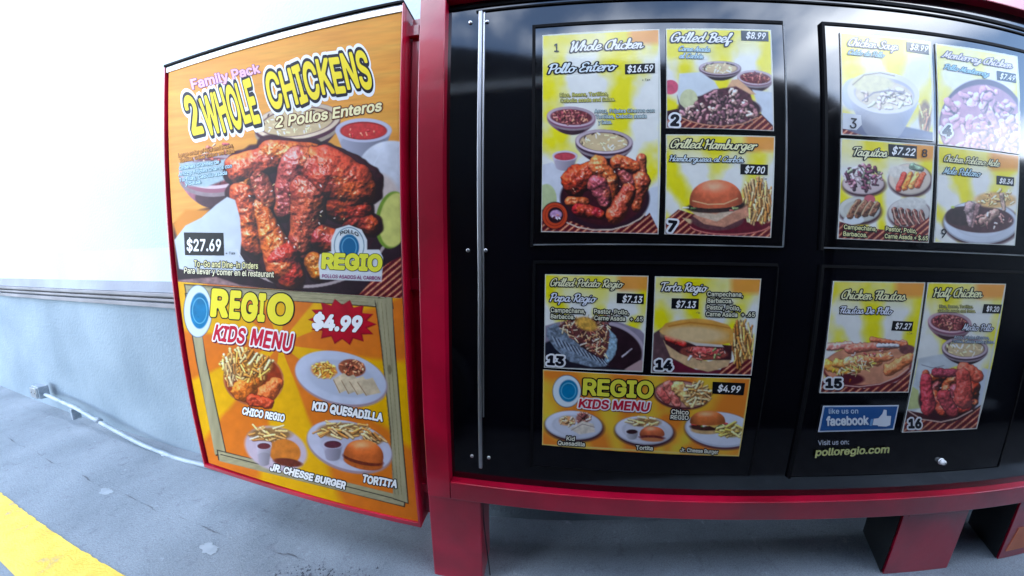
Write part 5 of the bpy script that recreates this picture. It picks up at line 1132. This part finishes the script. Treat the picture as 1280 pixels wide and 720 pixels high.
for k in range(3):
    a.curve([(472+k*5, 378+k), (479+k*5, 450), (487+k*5, 540), (494+k*4, 618)], .5, (120, 112, 84))
a.poly([(466, 366), (470, 380), (474, 368), (478, 382), (482, 369), (486, 381), (492, 366)], (172, 164, 132), .8); a.ell(487, 462, 2.5, 6, (130, 120, 92), -6)
a.curve([(238, 358), (480, 373)], .5, (120, 112, 84)); a.curve([(236, 362), (460, 378)], .5, (130, 122, 94))
a.dish('emblem'); logo(a, 247.5, 389, 18, 33)
a.dish('meal_picture'); a.ell(317, 474, 38, 33, (196, 120, 84), 10, 1.6, (6, .4)); a.ell(317, 474, 36, 31, (150, 62, 40), 10, 1.4, (6, .5)); a.piece((304, 488), (316, 470), 14, 16, (214, 116, 60), .5, .4); a.piece((334, 492), (344, 480), 12, 10, (206, 104, 64), .5); a.piece((316, 500), (336, 504), 8, 7, (170, 70, 50)); a.fries(310, 456, 32, 17, 150, (20, 160), (10, 20), [(236, 180, 110), (246, 206, 140), (214, 150, 84), (250, 220, 170)], (1.3, 2.2)); a.fries(288, 462, 8, 18, 30, (60, 110), (10, 18))
a.dish('meal_picture'); a.ell(427, 474, 59, 33, (170, 150, 160), 14, 2); a.ell(426, 472, 58, 31.5, (204, 210, 230), 14, 1.2, (14, .1)); a.ell(427, 473, 44, 22, (190, 196, 216), 14, 3); a.ell(405, 463, 16, 10, (232, 150, 80), 8, 2.5, (3, .3)); a.heap(405, 463, 16, 10, 110, [(240, 170, 90), (236, 150, 70), (246, 196, 120)], 8, l=(2, 5), r=(.9, 1.6), hl=.3); a.ell(440, 460, 17, 11, (150, 84, 62), 8, 1.4, (3, .6)); a.heap(440, 459, 15, 9, 80, [(176, 100, 74), (120, 60, 50), (206, 140, 110)], l=(1.5, 4), r=(1, 1.8))
for k in range(4): a.poly([(416+k*10, 474+k), (430+k*12, 466+k*2), (446+k*10, 482+k*3), (424+k*11, 492+k)], np.array((226, 206, 176))*(1-.06*(k % 2)), 1, (5, .25)); a.curve([(417+k*10, 475+k), (425+k*11, 491+k)], .9, (150, 120, 96))
a.dish('meal_picture'); a.ell(345, 561, 40, 27, (206, 190, 206), 18, 3, (12, .1)); a.fries(338, 542, 28, 9, 60, (-30, 50), (9, 16)); a.ell(356, 565, 20, 16, (210, 128, 66), 12, 1.6, (6, .3)); a.ell(360, 578, 18, 5, (110, 50, 40), 8, 1.4, (3, .5)); a.cup(330, 557, 9.5, 5, 22, (110, 52, 60), (214, 206, 222))
a.dish('meal_picture'); a.ell(437, 559, 55, 31, (170, 150, 160), 16, 2); a.ell(437, 557, 54, 29.5, (206, 206, 226), 16, 1.2, (12, .1)); a.ell(440, 559, 40, 20, (190, 190, 210), 16, 3); a.fries(428, 537, 32, 10, 90, (-40, 40), (10, 18)); a.fries(466, 548, 14, 8, 24, (10, 60), (8, 14)); a.cup(416, 555, 12.5, 6, 17, (96, 46, 62), (206, 200, 222)); a.ell(454, 578, 25, 9, (190, 100, 56), 12, 1, (4, .3)); a.ell(454, 574, 26, 7, (110, 46, 34), 12, 1, (3, .5)); a.bun(454, 572, 25, 22, (214, 112, 66), 12)
a.dish('price_burst'); P_ = []
for k in range(28):
    th = 2*math.pi*k/28; r_ = 1.0 if k % 2 == 0 else .74; P_.append((428+43*r_*math.cos(th), 402.5+29*r_*math.sin(th)+3*math.cos(th)))
a.poly(P_, (150, 20, 40), .8); a.poly([(428+(x-428)*.93-.6, 402.5+(y-402.5)*.93-.6) for x, y in P_], (190, 34, 54), 1, (16, .3))
a.ground(); a.done(t, YP)
for i, (c, x0, x1, yb, h_) in enumerate((('R', 262.5, 281, 393, 30), ('E', 286, 298, 395.5, 30), ('G', 301, 319, 398, 30), ('I', 322.5, 329, 399, 30), ('O', 334, 362, 401, 32))):
    lettering(t, 'brand_name', c, (x0, yb), (x1, yb+(x1-x0)*.07), h_, fill=(240, 224, 52), out=K, ow=.075, bold=.05, y=YP)
lettering(t, 'heading', 'KIDS', (266, 423.5), (304, 429), 18, 18, fill=(204, 30, 60), out=(250, 244, 246), ow=.09, bold=.03, sh=(110, 24, 50), jit=.07, seed=4, y=YP, shear=.1)
lettering(t, 'heading', 'MENU', (312, 430), (363, 438), 19, 20, fill=(204, 30, 60), out=(250, 244, 246), ow=.09, bold=.03, sh=(110, 24, 50), jit=.05, seed=6, y=YP, shear=.06)
lettering(t, 'price', '$4.99', (390, 409.5), (450, 413.5), 17, 17, fill=(250, 248, 250), out=(110, 20, 40), ow=.07, bold=.05, jit=.08, seed=9, y=YP, shear=.12)
for s, p0, p1, h_, sd in (('CHICO REGIO', (302.5, 517.5), (355, 526.5), 8.4, 2), ('KID', (390, 512), (408, 514.5), 10, 3), ('QUESADILLA', (412, 515.5), (477, 526), 9.5, 5), ('JR. CHESSE BURGER', (337.5, 587), (430.5, 610.5), 8, 7), ('TORTITA', (452.5, 602), (495, 609.5), 9, 8)):
    lettering(t, 'caption', s, p0, p1, h_, fill=(250, 250, 250), out=(20, 14, 20), ow=.11, bold=.045, jit=.08, seed=sd, y=YP)


bpy.data.objects.remove(_fo)
